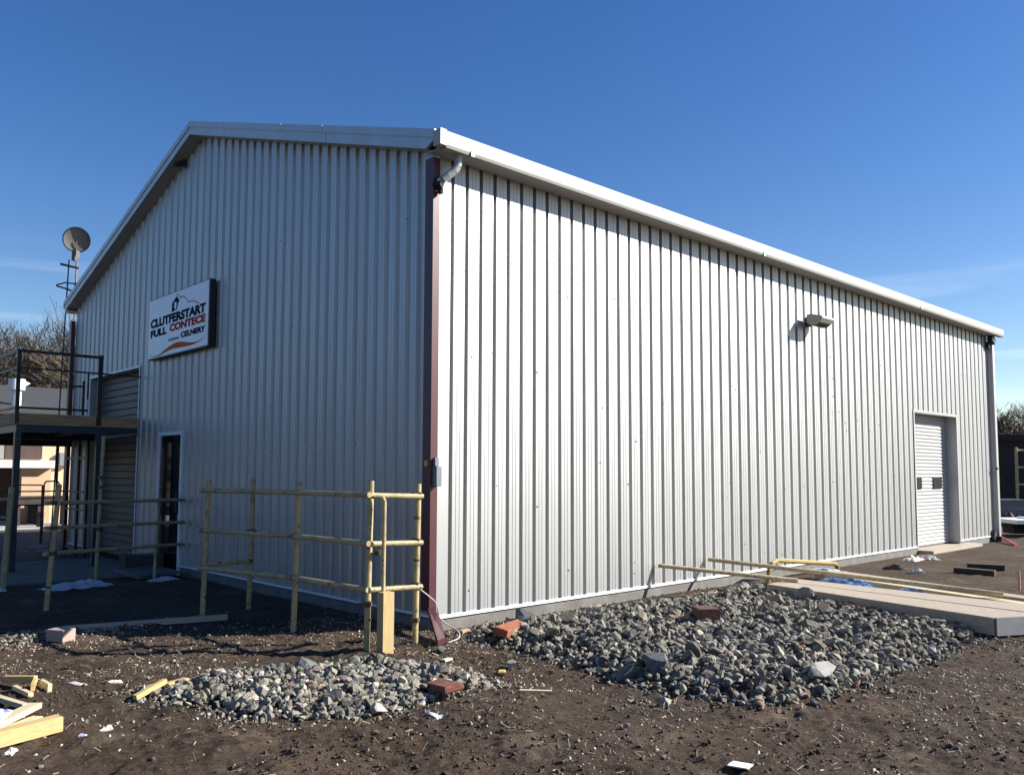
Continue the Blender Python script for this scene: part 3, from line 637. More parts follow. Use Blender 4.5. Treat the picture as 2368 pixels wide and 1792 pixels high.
# things by the glass door
mb = MB()
pts = [(-.62,7.02),(-.10,6.9),(-.06,7.25),(-.60,7.34)]
mb.add([(x*1.0,y,.004) for x,y in pts]+[(x+(-.02 if x<-.3 else .0),y,.27) for x,y in pts], [(3,2,1,0),(0,1,5,4),(1,2,6,5),(2,3,7,6),(3,0,4,7),(4,5,6,7)])
tag(mb.build('trough', M['black']), 'long black plastic trough beside the glass door', 'trough')
tag(MB().obox((-.50,6.48,.075), (.62,1.0,.035), rz=.0).obox((-.50,6.48,.03), (.5,.85,.055)).build('door_step', M['stepg']), 'flat grey slab step in front of the glass door', 'step')
def crumple(name, c, sx, sy, h, rz, m_, label, cat, seed=1, n=14):
    r = np.random.default_rng(seed); u = np.linspace(-1,1,n); U, V = np.meshgrid(u, u, indexing='ij')
    rad = 1+.28*lattice(seed+50, .6, U*2+seed, V*2); X = U*sx/2*rad; Y = V*sy/2*rad
    edge = np.clip(1-np.maximum(abs(U), abs(V)), 0, 1); Zz = (edge**.6)*h*(.6+1.4*abs(lattice(seed, .35, U*2+9, V*2+5)+.1))+.006
    cx, sn = math.cos(rz), math.sin(rz); XX = c[0]+X*cx-Y*sn; YY = c[1]+X*sn+Y*cx; ZZ = gh(XX, YY)+Zz+(c[2] if len(c) > 2 else 0)
    idn = np.arange(n*n).reshape(n, n); Fq = np.stack([idn[:-1,:-1], idn[1:,:-1], idn[1:,1:], idn[:-1,1:]], -1).reshape(-1,4)
    V3 = np.stack([XX, YY, ZZ], -1).reshape(-1,3); V3b = V3.copy(); V3b[:,2] -= .006
    allV = np.vstack([V3, V3b]); allF = np.vstack([Fq, Fq[:, ::-1]+n*n])
    return tag(npmesh(name, allV, allF, m_), label, cat)
crumple('plastic_sheet', (-1.68,5.85), .85, .42, .10, .2, M['sheet'], 'crumpled white plastic sheet on dark soil behind the left guard rail', 'plastic sheet', 3)
crumple('plastic_sheet', (-.55,5.72), .42, .2, .05, .1, M['sheet'], 'small crumpled white sheet beside the grey door step', 'plastic sheet', 5)
crumple('plastic_sheet', (-2.62,6.25), .25, .3, .09, .4, M['sheet'], 'white plastic scrap at the foot of the leftmost yellow post', 'plastic sheet', 8)

# ---------------------------------------------------------------- loose timber and bricks on the soil
def timber(name, c, size, rz, m_, label, cat='timber', rx=0, ry=0, lift=0, bevel=.003):
    z = gz(c[0], c[1])+size[2]/2+lift+.002
    return tag(MB().obox((c[0], c[1], z), size, rz=rz, rx=rx, ry=ry, bevel=bevel).build(name, m_), label, cat)
def line_timber(name, a, b, wd, th, m_, label, cat='timber', z0=0, z1=0):
    a = Vector((a[0], a[1], gz(*a)+th/2+z0)); b = Vector((b[0], b[1], gz(*b)+th/2+z1)); d = b-a; mid = (a+b)/2
    rz = math.atan2(d.y, d.x); ry = -math.atan2(d.z, math.hypot(d.x, d.y))
    return tag(MB().obox(mid, (d.length, wd, th), rz=rz, ry=ry, bevel=.002).build(name, m_), label, cat)
line_timber('timber_beam', (-2.80,2.46), (-1.30,1.98), .07, .055, M['greywood'], 'long pale timber beam lying in the shade across the gravel strip', 'beam')
timber('masonry_block', (-2.95,1.98), (.15,.20,.11), .5, mat('pinkish_block', (.42,.27,.22), .9, 0, col2=(.28,.26,.25), vscale=8, bump=.3), 'grey and pink masonry block at the left gravel strip', 'block')
# left lumber heap
line_timber('lumber_piece', (-4.45,-1.18), (-3.80,-1.06), .09, .09, M['pine'], 'thick yellow pine beam with square end, nearest at lower left', 'lumber', z0=.0)
line_timber('lumber_piece', (-4.35,-1.22), (-3.82,-.60), .085, .035, M['pinep'], 'pale grooved board lying uppermost on the lumber heap', 'lumber', z0=.08, z1=.05)
line_timber('lumber_piece', (-4.30,-1.16), (-3.85,-.78), .07, .035, M['pinep'], 'pale board sticking out beneath the grooved board', 'lumber', z0=.035, z1=.012)
line_timber('lumber_piece', (-4.05,.35), (-3.83,-.42), .045, .035, M['pinep'], 'slim pale batten running diagonally behind the lumber heap', 'lumber', z0=.02, z1=.01)
line_timber('lumber_piece', (-3.76,.47), (-3.61,.22), .035, .05, M['pine'], 'short orange pine offcut behind the batten, farthest of the heap', 'lumber', z0=.02, z1=.02)
line_timber('lumber_piece', (-3.62,.20), (-3.69,-.02), .025, .06, M['pine'], 'narrow upright edged offcut meeting the orange pine offcut', 'lumber', z0=.0)
line_timber('lumber_piece', (-3.76,.17), (-3.73,-.14), .035, .03, M['pinep'], 'pale rod shaped offcut inside the offcut corner', 'lumber', z0=.01)
line_timber('lumber_piece', (-3.60,.10), (-3.585,-.05), .03, .06, M['pinep'], 'stubby pale chip standing right of the offcut corner', 'lumber')
crumple('paper_scrap', (-4.10,-.93,.115), .16, .09, .015, .9, M['bluep'], 'blue and white crumpled wrapper on the grooved board', 'paper', 12, 8)
# yellow offcuts beside small heap
line_timber('wood_offcut', (-3.22,-.70), (-2.98,-.62), .04, .035, M['pine'], 'yellow offcut nearest on the left tip of the small gravel heap', 'offcut', z0=.02, z1=.05)
line_timber('wood_offcut', (-3.09,-.40), (-2.98,-.56), .04, .025, M['pine'], 'yellow offcut lying behind the other at the small heap', 'offcut', z0=.0, z1=.03)
line_timber('wood_offcut', (-2.98,-.64), (-2.80,-.56), .05, .02, M['pine'], 'yellow offcut ending on the stones of the small heap', 'offcut', z0=.03, z1=.05)
timber('brick', (-1.54,-1.97), (.52,.15,.05), 1.354, M['brick2'], 'flat dull red broken brick slab on the right of the small heap', 'brick', lift=.03, ry=.1, rx=-.12, bevel=.012)
timber('brick', (.24,-.86), (.46,.15,.075), .34, M['brick'], 'bright orange brick at the left tip of the large gravel heap', 'brick', lift=.01, rx=.2, bevel=.008)
mb = MB(); bx, by = 2.03, -1.86; z = gz(bx, by)-.02
o = tag(MB().obox((bx,by,z+.085), (.22,.22,.17), rz=-.62, bevel=.006).build('iron_block', M['rust']), 'rusty brown cube block standing on the large gravel heap', 'block')
o2 = MB().obox((bx-.09,by-.075,z+.04), (.05,.05,.05), rz=-.62).build('notch_shade', M['dark'], o)  # solid near-black block, its colour stands for shade inside a notch
line_timber('stick', (-1.10,-2.36), (-.925,-2.52), .028, .02, M['pinep'], 'straight pale stick on soil right of the small gravel heap', 'stick')
timber('wood_chip', (-.81,-1.17), (.10,.05,.02), .2, mat('cream_chip', (.55,.50,.32), .8), 'cream flat chip on the soil between both gravel heaps', 'chip', bevel=.003)
timber('wood_chip', (-.83,-1.88), (.07,.06,.03), .8, mat('amber_chip', (.55,.36,.10), .8), 'amber yellow chip above the right tip of the small heap', 'chip', bevel=.008)
timber('wood_chip', (.09,-.33), (.13,.07,.03), .2, mat('buff_chip', (.34,.24,.15), .9), 'buff brown chip beside the plinth near the maroon shoe', 'chip', bevel=.008)
timber('wood_chip', (3.95,-.85), (.30,.07,.02), -.5, M['pine'], 'yellow splinter by the plank stack on the large heap', 'chip', lift=.01, bevel=.003)
timber('wood_chip', (4.35,-1.35), (.32,.05,.02), -1.2, M['pine'], 'orange yellow splinters in the shade of the plank stack', 'chip', lift=.0, bevel=.003)
timber('card_scrap', (-1.35,-4.33), (.12,.11,.006), .3, M['white'], 'clean white card lying flat at the bottom edge', 'card', lift=.015, ry=.1, bevel=0)
for i, (x, y, s, lab) in enumerate([(-3.574,-1.197,.09,'white crumpled paper on soil between lumber and small heap'),(-3.729,-1.258,.08,'bluish white wad of paper right of the thick pine beam'),
    (-3.37,.04,.15,'long torn pale scrap on soil left of the small heap'),(-3.14,-.06,.13,'pale flat scrap right of the long torn scrap'),(-4.12,-1.30,.09,'white scrap just below the thick pine beam'),
    (-1.95,-2.43,.13,'blue and white paper scrap below the small heap')]):
    crumple('paper_scrap', (x,y), s*.9, s*.5, .014, i, M['bluep'] if 'blu' in lab else M['paper'], lab, 'paper', 20+i, 9)
# white and red scraps beside the roller door
for i, (x, y, s, lab, mm) in enumerate([(10.81,-.50,.5,'torn white plastic with green tint near the roller door', M['paper']),(11.3,-.62,.45,'white plastic scrap left of the roller door step', M['paper']),
    (9.0,-.92,.35,'dark lump of soil and sacking behind the planks', M['darkwood']),(8.75,-1.36,.22,'small white scrap behind the rear plank', M['paper']),(12.4,-2.2,.35,'white flat scrap far right on the soil', M['paper'])]):
    crumple('scrap', (x,y), s, s*.5, .08, i*.7, mm, lab, 'scrap', 40+i, 10)
line_timber('timber_baulk', (9.2,-1.78), (9.28,-2.35), .16, .09, M['darkwood'], 'blackened timber baulk lying on soil beyond the planks, nearer one', 'beam')
line_timber('timber_baulk', (9.95,-1.72), (10.2,-2.2), .14, .09, M['darkwood'], 'blackened timber baulk lying behind the nearer one', 'beam')
tag(MB().tube((7.8,-3.1,gz(7.8,-3.1)-.05), (7.82,-3.1,.25), .018, 8).build('marker_stake', mat('pink_stake', (.55,.30,.22), .7)), 'thin pinkish stake upright behind the rear plank', 'stake')

# plank stack on the right
bs = empty('plank_stack', (4.1, -2.6, 0), 'two wide weathered scaffold planks stacked flat along the large gravel heap', 'planks')
TL, TR_, NR, FR = Vector((4.30,-1.27,.21)), Vector((5.04,-1.26,.21)), Vector((3.80,-4.01,.19)), Vector((4.62,-4.60,.19))
FR = Vector((4.95,-4.62,.19)); NRt = Vector((3.80,-4.01,.19))
def lerp(a, b, t): return a+(b-a)*t
def plank(p, t, m_, name):
    return slab4(MB(), [tuple(q) for q in p], t).build(name, m_, bs)
plank([TL, lerp(TL,TR_,.48), lerp(NRt,FR,.475), NRt], .17, M['greywood'], 'plank')
plank([lerp(TL,TR_,.515), TR_, FR, lerp(NRt,FR,.52)], .17, M['greywood'], 'plank')
dn = (FR-NRt).normalized(); out = Vector((dn.y, -dn.x, 0)); 
if out.y > 0: out = -out
plank([NRt+out*.003, FR+out*.003, FR+out*.03, NRt+out*.03], .175, M['bluewood'], 'end_board')
sd_ = Vector((-.985,-.17,0)); plank([TL+sd_*.03, TL+sd_*.004, NRt+sd_*.004, NRt+sd_*.03], .17, M['greywood'], 'side_board')
# rear planks
rs = empty('plank', (6.6, -2.2, 0), 'long pale plank lying behind the plank stack', 'planks')
def plank2(p, t, m_, name, par):
    return slab4(MB(), p, t).build(name, m_, par)
plank2([(6.72,-.66,.15),(6.98,-.60,.15),(5.65,-4.9,.15),(5.38,-4.97,.15)], .13, M['greywood'], 'board', rs)
plank2([(6.46,-.95,.12),(6.66,-.92,.12),(5.33,-4.98,.12),(5.10,-5.0,.12)], .11, M['pinep'], 'board', rs)
# yellow tubes
tag(MB().tube((3.669,-.04,.385), (4.70,-1.42,.235), .028, 12).tube((4.70,-1.42,.235), (4.72,-1.45,.233), .030, 12).build('scaffold_tube', M['paletube']), 'yellow tube leaning from the side wall onto the plank stack', 'tube')
tag(MB().tube((4.838,-.04,.385), (5.80,-3.50,.17), .028, 12).build('scaffold_tube', M['paletube']), 'long yellow tube leaning from the side wall behind the plank stack', 'tube')
yb = []
for a, b in zip([(5.90,-.35,.0),(5.93,-.35,.16),(6.02,-.35,.26),(6.2,-.35,.30),(7.95,-.35,.13),(8.08,-.35,.10),(8.12,-.35,.0)][:-1], [(5.93,-.35,.16),(6.02,-.35,.26),(6.2,-.35,.30),(7.95,-.35,.13),(8.08,-.35,.10),(8.12,-.35,.0)]): yb.append((a, b))
mb = MB()
for a, b in yb: mb.tube(a, b, .035, 10)
tag(mb.build('bent_rail', mat('strong_yellow', (.30,.22,.055), .5, 0, var=.2, vscale=9)), 'bent yellow hoop rail lying against the side wall behind the tubes', 'rail')
# tarp pieces
crumple('tarp_scrap', (6.80,-.95,.13), .85, .36, .03, 1.25, M['tarpw'], 'pale blue tarp draped on the rear plank end', 'tarp', 61)
crumple('tarp_scrap', (6.12,-1.40,.05), 1.0, .26, .10, 1.05, M['tarp'], 'bright blue tarp scrap between the tubes, longer one', 'tarp', 62)
crumple('tarp_scrap', (5.42,-2.62,.10), .6, .16, .07, 1.1, M['tarp'], 'bright blue tarp scrap beside the plank stack, nearer one', 'tarp', 63)

# ---------------------------------------------------------------- stones
def ico(sub):
    import bmesh
    bm = bmesh.new(); bmesh.ops.create_icosphere(bm, subdivisions=sub, radius=1); 
    V = np.array([v.co[:] for v in bm.verts]); Fi = np.array([[v.index for v in f.verts] for f in bm.faces]); bm.free(); return V, Fi
V1, F1 = ico(2); V0, F0 = ico(1)
def rock_shape(r, V, cuts=9):
    P = V.copy()*1.2
    for _ in range(cuts):
        n = r.normal(size=3); n /= np.linalg.norm(n); d = r.uniform(.42, .85); s = P@n; over = s > d
        P[over] -= np.outer(s[over]-d, n)
    P *= np.array([1, r.uniform(.6,.95), r.uniform(.45,.8)]); return P
sh1 = [rock_shape(rng, V1) for _ in range(24)]; sh0 = [rock_shape(rng, V0, 6) for _ in range(24)]
def rotm(a, b, c):
    return np.array(Matrix.Rotation(a,3,'Z') @ Matrix.Rotation(b,3,'X') @ Matrix.Rotation(c,3,'Y'))
def stones(name, pos, size, cols, shapes, Fi, m_):
    n = len(pos); nv = len(shapes[0]); V = np.empty((n*nv,3), np.float32); C = np.empty((n*nv,3), np.float32)
    ang = rng.uniform(0, 6.28, (n,3)); ang[:,1:] = rng.normal(0, .6, (n,2)); si = rng.integers(0, len(shapes), n)
    for i in range(n):
        V[i*nv:(i+1)*nv] = shapes[si[i]] @ rotm(*ang[i]).T*size[i]+pos[i]; C[i*nv:(i+1)*nv] = cols[i]
    Fa = (Fi[None]+np.arange(n)[:,None,None]*nv).reshape(-1,3)
    return npmesh(name, V, Fa, m_, cols=C)
def stone_cols(n, r, dark=1.):
    base = np.array([.150,.137,.108])*dark; c = base*r.lognormal(0, .42, (n,1))*(1+r.normal(0, .04, (n,3)))
    k = r.random(n)
    c[k < .04] = np.array([.36,.33,.28])*r.uniform(.8,1.3,((k<.04).sum(),1)); c[k > .992] = np.array([.24,.12,.085])
    c[(k > .95) & (k <= .992)] = np.array([.25,.205,.14]); return np.clip(c, .02, .75)
def fill(P, n, smin, smax, r, spread=1.0, lift=.0, edge=.12):
    P = np.array(P); lo = P.min(0)-.15; hi = P.max(0)+.15; out = []
    while len(out) < n:
        q = r.uniform(lo, hi, (n*2, 2)); ins = in_poly(q[:,0], q[:,1], P); d = dist_poly(q[:,0], q[:,1], P)
        keep = (ins & (r.random(len(q)) < np.clip(.35+d/.25, 0, 1))) | (~ins & (r.random(len(q)) < .35*np.exp(-d/edge*1.6)))
        out += list(q[keep])
    q = np.array(out[:n]); s = smin+(smax-smin)*r.random(n)**2.2
    d = dist_poly(q[:,0], q[:,1], P); ins = in_poly(q[:,0], q[:,1], P); s = np.where(ins, s*np.clip(.5+d/.3, .5, 1), s*.4)
    z = gh(q[:,0], q[:,1])+s*r.uniform(.05, .75, n)+lift
    return np.column_stack([q, z]), s
def heap(P, n, smin, smax, seed, label, dark=1.):
    r = np.random.default_rng(seed); p, s = fill(P, n, smin, smax, r)
    o = stones('gravel_heap', p, s, stone_cols(n, r, dark), sh1 if False else sh0, F0, M['stone']); tag(o, label, 'gravel', kind='stuff'); return o
heap(SMALL, 6000, .009, .050, 11, 'small low heap of grey crushed stone in front of the guard rail', 1.35)
heap(BIG, 15000, .010, .060, 12, 'large low heap of grey crushed stone along the side wall', 1.15)
heap(STRIP, 900, .010, .03, 13, 'thin strip of pale gravel at the shadow edge on the left', 1.4)
# biggest stones as individuals
def big_stones(P, n, smin, smax, seed, group, label, dark=1.):
    r = np.random.default_rng(seed); p, s = fill([tuple(np.array(P).mean(0)+(np.array(q)-np.array(P).mean(0))*.9) for q in P], n, smin, smax, r)
    c = stone_cols(n, r, dark)
    for i in range(n):
        V = sh1[r.integers(len(sh1))] @ rotm(r.uniform(0,6.28), r.normal(0,.4), r.normal(0,.4)).T*s[i]
        o = npmesh('stone', V, F1, M['stone'], cols=np.tile(c[i], (len(V),1))); o.location = (p[i,0], p[i,1], gz(p[i,0], p[i,1])+s[i]*.45)
        tag(o, label, 'stone', group)
big_stones(SMALL, 26, .055, .095, 21, 'larger stones of the small heap', 'grey broken stone larger than the gravel around it in the small heap', 1.35)
big_stones(BIG, 90, .06, .12, 22, 'larger stones of the large heap', 'grey broken stone larger than the gravel around it in the large heap')
for i, (x, y, s, lab) in enumerate([(-.17,-2.62,.13,'square edged dark stone at the left front rim of the large heap'),(-.02,-2.78,.14,'squared dark stone right beside the square edged one'),
    (.62,-.62,.15,'rounded dark boulder at the rear left of the large heap'),(.75,-3.75,.14,'upright pale edged stone at the front rim of the large heap'),
    (-2.62,-.72,.08,'whitish stone on top of the small heap, left part'),(-1.95,-.78,.12,'dark boulder on the back of the small heap'),(-2.15,-2.12,.06,'white splintered stone at the front of the small heap'),
    (-.55,-.78,.06,'lone dark stone on soil near the maroon shoe'),(-.62,-1.75,.06,'lone pale stone between both heaps'),(-.55,-3.25,.05,'lone squared pale stone in front of the large heap')]):
    V = rock_shape(np.random.default_rng(100+i), V1, 8)*s
    cc = (.36,.345,.32) if 'white' in lab or 'whitish' in lab else ((.33,.32,.29) if 'pale' in lab else (.12,.125,.12))
    o = npmesh('stone', V, F1, M['stone'], cols=np.tile(np.array(cc), (len(V),1))); o.location = (x, y, gz(x, y)+s*.45); o.rotation_euler = (0, 0, i)
    tag(o, lab, 'stone')
# crumbs, pebbles and chips over the soil
def scatter(name, n, smin, smax, colf, label, cat, seed, region=(-4.9,6,-5.9,2.4), dens=None, flat=1.):
    r = np.random.default_rng(seed); out = []
    while len(out) < n:
        t = r.random(n*2)**.8; q = np.column_stack([r.uniform(region[0], region[1], n*2), r.uniform(region[2], region[3], n*2)])
        k = np.ones(len(q), bool) if dens is None else r.random(len(q)) < dens(q[:,0], q[:,1])
        k &= ~((q[:,0] > -.02) & (q[:,1] > -.02)); out += list(q[k])
    q = np.array(out[:n]); s = smin*(smax/smin)**(r.random(n)**2.0)
    z = gh(q[:,0], q[:,1])+s*.2
    o = stones(name, np.column_stack([q, z]), s, colf(n, r), sh0, F0, M['clod']); return tag(o, label, cat, kind='stuff')
clus = lambda a, b, sd_: (lambda X, Y: np.clip((lattice(sd_, .9, X, Y)+lattice(sd_+1, .35, X, Y)*.7+a)*b, .03, 1))
soilc = lambda n, r: np.array([.064,.045,.031])*r.lognormal(0, .35, (n,1))
scatter('soil_crumbs', 26000, .004, .020, soilc, 'loose dark crumbs of soil over the churned ground', 'soil', 31, dens=clus(.2, 2, 300))
palec = lambda n, r: np.clip(np.array([.40,.34,.26])*r.lognormal(0, .35, (n,1)), 0, .75)
scatter('pale_chips', 14000, .0025, .014, palec, 'small pale chips and pebbles scattered over the soil', 'pebbles', 32, dens=clus(.05, 3, 320))
scatter('grey_pebbles', 3800, .004, .024, lambda n, r: stone_cols(n, r, 1.2), 'grey pebbles scattered over the soil', 'pebbles', 33, dens=clus(-.02, 3.2, 340))
# straw-like fibres
def fibres(n, seed):
    r = np.random.default_rng(seed); V = []; Fq = []; C = []
    XY = np.column_stack([r.uniform(-5, 4.5, n), r.uniform(-5.8, 1.5, n)]); XY = XY[r.random(n) < clus(.1, 2.5, 360)(XY[:,0], XY[:,1])]; ZZ = gh(XY[:,0], XY[:,1])
    for (x, y), zg_ in zip(XY, ZZ):
        L_ = r.uniform(.02, .075); a = r.uniform(0, 6.28); z = zg_+.006; t = r.uniform(-.1, .7); w_ = r.uniform(.0012, .003)
        d = np.array([math.cos(a)*math.cos(t), math.sin(a)*math.cos(t), math.sin(t)]); s_ = np.array([-math.sin(a), math.cos(a), 0])*w_; u3 = np.array([0,0,w_])
        p = np.array([x, y, z]); o_ = len(V); V += [p-s_, p+s_, p+u3*1.5, p+d*L_-s_, p+d*L_+s_, p+d*L_+u3*1.5]
        Fq += [(o_,o_+1,o_+4,o_+3), (o_+1,o_+2,o_+5,o_+4), (o_+2,o_,o_+3,o_+5)]; c = np.array([.30,.24,.165])*r.uniform(.4, 1.5); C += [c]*6
    return tag(npmesh('straw_bits', V, Fq, M['clod'], cols=np.array(C)), 'dry straw and root bits strewn on the soil', 'straw', kind='stuff')
fibres(6000, 44)

# ---------------------------------------------------------------- trees
def bare_tree(name, base, height, spread, seed, label, bark, twig, levels=6, lean=(0,0), group=None, forks=(3,4), tw=1.):
    r = random.Random(seed); root = empty(name, base, label, 'tree', group)
    tr = MB(); V = []; Fq = []
    def seg(a, b, r0, r1, n):
        if n > 4: tr.tube(a, b, r0, n, r2=r1, cap=False); return
        d = (b-a).normalized(); u = d.orthogonal().normalized(); w_ = d.cross(u); o_ = len(V)
        for c, q in ((a, r0), (b, r1)):
            for k in range(3): t = 2.0944*k; v = c+(u*math.cos(t)+w_*math.sin(t))*q; V.append((v.x-base[0], v.y-base[1], v.z-base[2]))
        for k in range(3): Fq.append((o_+k, o_+(k+1)%3, o_+3+(k+1)%3, o_+3+k))
    def grow(p, d, length, rad, lev):
        n = 3 if lev < 2 else 2; 
        for i in range(n):
            d2 = (d+Vector((r.gauss(0,.16), r.gauss(0,.16), r.gauss(.05,.10)))).normalized(); q = p+d2*length/n; r1 = rad*.82
            seg(p, q, rad, r1, 7 if lev < 2 else (5 if lev < 3 else 3)); p, d, rad = q, d2, r1
            if lev >= 1 and lev < levels and r.random() < .75:
                sd2 = (d+Vector((r.gauss(0,.8), r.gauss(0,.8), r.gauss(.1,.5)))).normalized(); grow(p, sd2, length*r.uniform(.5,.75), rad*.55, lev+1)
        if lev < levels:
            for k in range(r.randint(*forks) if lev < 3 else 2):
                az = r.uniform(0, 6.283); sp = r.uniform(.35, .95)*spread
                d3 = (d+Vector((math.cos(az)*sp, math.sin(az)*sp, r.uniform(-.1,.35)))).normalized(); grow(p, d3, length*r.uniform(.62,.86), max(rad*.66, .006*tw), lev+1)
    grow(Vector(base), Vector((lean[0], lean[1], 1)).normalized(), height*.27, height*.022, 0)
    tr.build('trunk', bark, root)
    o = npmesh('crown', V, Fq, twig, parent=root); return root
bare_tree('bare_tree', (3.6, 36.5, 0), 9.2, 1.0, 3, 'bare brown tree behind the tan building, leftmost', M['bark'], M['twig'], 6, forks=(4,5), tw=2.0)
bare_tree('bare_tree', (6.2, 36.0, 0), 9.2, 1.0, 9, 'bare brown tree next to the warehouse edge', M['bark'], M['twig'], 6, forks=(4,5), tw=2.0)
bare_tree('bare_tree', (5.2, 40.5, 0), 9.6, 1.05, 14, 'bare tree between and behind the two left trees', M['bark'], M['twig'], 6, forks=(4,5), tw=2.0)
bare_tree('bare_tree', (1.2, 39.0, 0), 8.6, 1.0, 17, 'bare tree rising behind the white flue at the left edge', M['bark'], M['twig'], 6, forks=(4,5), tw=2.0)
bare_tree('bare_tree', (57, 10.6, 0), 7.2, 1.15, 21, 'grey bare tree beyond the dark fence at right', M['barkg'], M['barkg'], 6, forks=(4,5), tw=2.2)
bare_tree('bare_tree', (56, 7.4, 0), 5.6, 1.15, 25, 'lower grey bare tree at the right picture edge', M['barkg'], M['barkg'], 6, forks=(4,5), tw=2.2)

# ---------------------------------------------------------------- background left
tb = empty('tan_building', (0, 22, 0), 'sunlit tan building with dark grey roof behind the platform', 'building')
MB().box(-3.6, 12, 22.0, 22.2, 0, 3.35).build('wall', M['tan'], tb)
MB().box(-3.6, 12, 31, 31.2, 0, 3.35).box(-3.6, -3.4, 22.2, 31, 0, 3.35).box(11.8, 12, 22.2, 31, 0, 3.35).build('wall', M['tan'], tb)
MB().prism([(-4.0,21.6,3.28),(-4.0,27,4.48),(-4.0,32,3.28),(-4.0,32,3.40),(-4.0,27,4.60),(-4.0,21.6,3.40)], (16.3,0,0)).build('roof', M['droof'], tb)
MB().box(.98, 1.98, 21.93, 21.99, 1.95, 3.0).build('shutter', M['brown'], tb)
MB().box(-3, .96, 21.95, 21.99, 1.95, 3.2).build('wall_panel', M['sage'], tb)
MB().box(-3.0, 2.10, 21.0, 21.98, 1.68, 1.90).build('canopy', M['white'], tb)
MB().box(1.30, 2.08, 21.3, 21.98, .0, 1.679).build('porch_wall', M['tanp'], tb)
MB().box(-3, 1.28, 21.9, 21.97, .0, 1.65).build('opening_shade', M['brown'], tb)  # flat dark panel, its colour stands for shade inside an opening
MB().box(2.45, 2.75, 21.8, 21.98, 1.75, 2.15).build('wall_box', M['ebox'], tb)
MB().box(1.5, 1.9, 21.22, 21.29, .05, .62).build('doorway', M['steelb'], tb)
lt = empty('work_bench', (1.6, 20.6, 0), 'low dark bench standing in front of the tan building', 'bench')
MB().box(.9, 2.35, 20.4, 20.9, .62, .86).build('top', M['darkwood'], lt)
for x in (1.0, 1.55, 2.25): MB().box(x, x+.1, 20.45, 20.85, .03, .619).build('leg', M['darkwood'], lt)
fl_ = empty('flue', (1.3, 22.6, 3.5), 'white cowled flue pipe standing on the dark grey roof', 'flue')
MB().tube((1.36,22.6,3.4), (1.36,22.6,4.08), .14, 20).tube((1.36,22.6,3.45), (1.36,22.6,3.55), .19, 20).build('pipe', M['white'], fl_, smooth=False)
MB().tube((1.36,22.6,4.08), (1.36,22.6,4.42), .23, 20).prism([(1.5,22.5,4.16),(1.72,22.5,4.3),(1.5,22.5,4.40)], (0,.2,0)).build('cowl', M['white'], fl_)
hp = empty('hoop_rail', (.15, 14, 0), 'thin steel hoop rail on the asphalt behind the gate', 'rail')
MB().path([(.0,14,0),(.0,14,1.30),(.03,14,1.36),(.26,14,1.37),(.31,14,1.30),(.31,14,.9)], .016, 8).build('hoop', M['steel'], hp)
MB().path([(-.06,13.9,0),(-.06,13.9,1.28)], .018, 8).path([(-.6,13.9,1.29),(-.06,13.9,1.28)], .014, 8).path([(-.9,13.9,.98),(.45,13.9,1.0)], .012, 8).tube((-.06,13.9,.62), (-.06,13.9,.66), .04, 8).build('rails', M['steel'], hp)
tag(MB().tube((.14,13.6,0), (.14,13.6,2.2), .025, 8).build('prop', M['steel']), 'slim dark prop under the rear of the platform', 'prop')
for i, (x, y, lab) in enumerate([(1.4,19.6,'dark bollard on the pale kerb, left one'),(2.35,19.9,'dark bollard on the pale kerb next to the hoop rail')]):
    tag(MB().tube((x,y,.03), (x,y,.42), .09, 12).tube((x,y,.42), (x,y,.46), .09, 12, r2=.05).build('bollard', M['lampd']), lab, 'bollard')
for i, (x, y, s, lab) in enumerate([(-.35,13.0,.35,'white litter on the asphalt, farther piece'),(-.5,11.9,.3,'white litter on the asphalt, nearer piece')]):
    tag(MB().obox((x,y,.006), (s,.08,.014), rz=.3*i).build('litter', M['paper']), lab, 'litter')

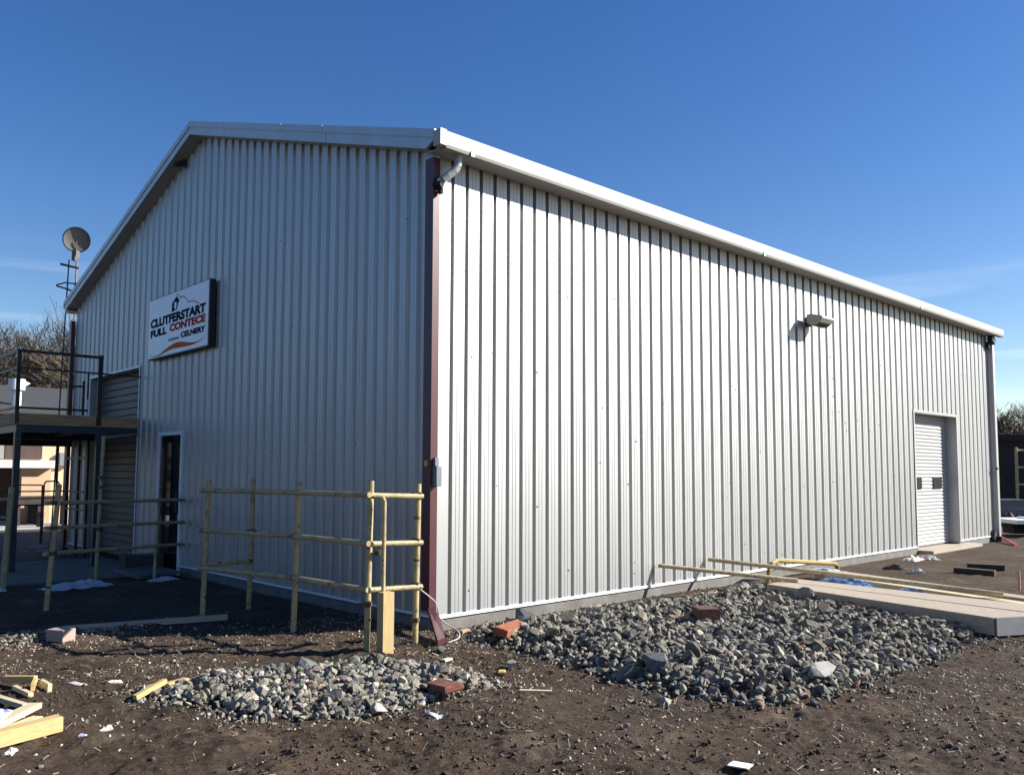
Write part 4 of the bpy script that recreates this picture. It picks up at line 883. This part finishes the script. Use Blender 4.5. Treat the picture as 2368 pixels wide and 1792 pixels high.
# ---------------------------------------------------------------- background right
fd = empty('board_fence', (44.5, 7.5, 0), 'tall dark board fence beyond the far end of the warehouse', 'fence')
dr = Vector((1,-1,0)).normalized(); mb = MB(); p0 = Vector((40.5, 12.0, 0))
for i in range(90):
    c = p0+dr*i*.2; mb.obox((c.x, c.y, 1.7+rng.normal(0,.01)), (.185,.03,3.4), rz=-math.pi/4)
mb.build('boards', M['fenced'], fd)
c = p0+dr*9; MB().obox((c.x, c.y, 3.50), (18.2,.35,.35), rz=-math.pi/4).build('capping', M['fenced'], fd)
yf = empty('yellow_frame', (39.6, 5.75, 0), 'yellow ladder like frame of tubes at the right picture edge', 'frame')
for k, (dx_, dy_) in enumerate(((0,0),(.35,-.35),(.75,-.75))): MB().tube((39.5+dx_,5.85+dy_,-.05), (39.4+dx_,5.8+dy_,2.85), .07, 8).build('post', M['yellow'], yf)
for z in (.3, 1.1, 1.9, 2.7): MB().tube((39.45,5.85,z), (40.2,5.1,z), .05, 8).build('rail', M['yellow'], yf)
pw = empty('panel_stack', (20.3, -.1, 0), 'stack of white panels lying on dark bearers beyond the far corner', 'panels')
MB().obox((20.5,-.1,.35), (2.2,1.4,.10), rz=-.75).obox((20.7,-.4,.42), (1.6,1.0,.05), rz=-.6).build('panels', M['white'], pw)
MB().obox((20.3,.45,.15), (.5,.5,.3), rz=-.75).build('bearer', M['darkwood'], pw); MB().obox((20.5,-.6,.15), (.6,.8,.28), rz=-.75).build('bearer', M['concl'], pw)
tag(MB().obox((27.8,2.95,.55), (1.2,1.0,.30), rz=-.7).obox((27.9,2.85,.2), (1.5,1.2,.4), rz=-.7).build('crate', M['stepg']), 'grey blue crate heap in front of the dark fence', 'crate')
crumple('rubble_mound', (26.0,1.9), 3.4, 2.2, .35, .3, M['darkwood'], 'dark rubble mound between panels and fence', 'rubble', 71, 24)
# far wood beyond the yard, opposite the gable (seen mirrored in glass and metal)
V = []; Fq = []; r = np.random.default_rng(5)
for i in range(12000):
    x = -50+r.uniform(-6,6); y = r.uniform(-55,150); hmax = 8.5+3.0*float(lattice(90, 9, np.array([y]), np.array([0.]))[0]); z = r.uniform(0, hmax); s = r.uniform(.25,.8)
    n = r.normal(size=3); n /= np.linalg.norm(n); t = np.cross(n, [0,0,1]); t /= np.linalg.norm(t)+1e-9; b2 = np.cross(n, t); o_ = len(V); p = np.array([x,y,z])
    V += [p-t*s-b2*s, p+t*s-b2*s, p+b2*s*1.3]; Fq.append((o_,o_+1,o_+2))
tag(npmesh('far_wood', V, Fq, M['wood_far']), 'distant belt of bare woodland across the yard', 'woodland', kind='stuff')
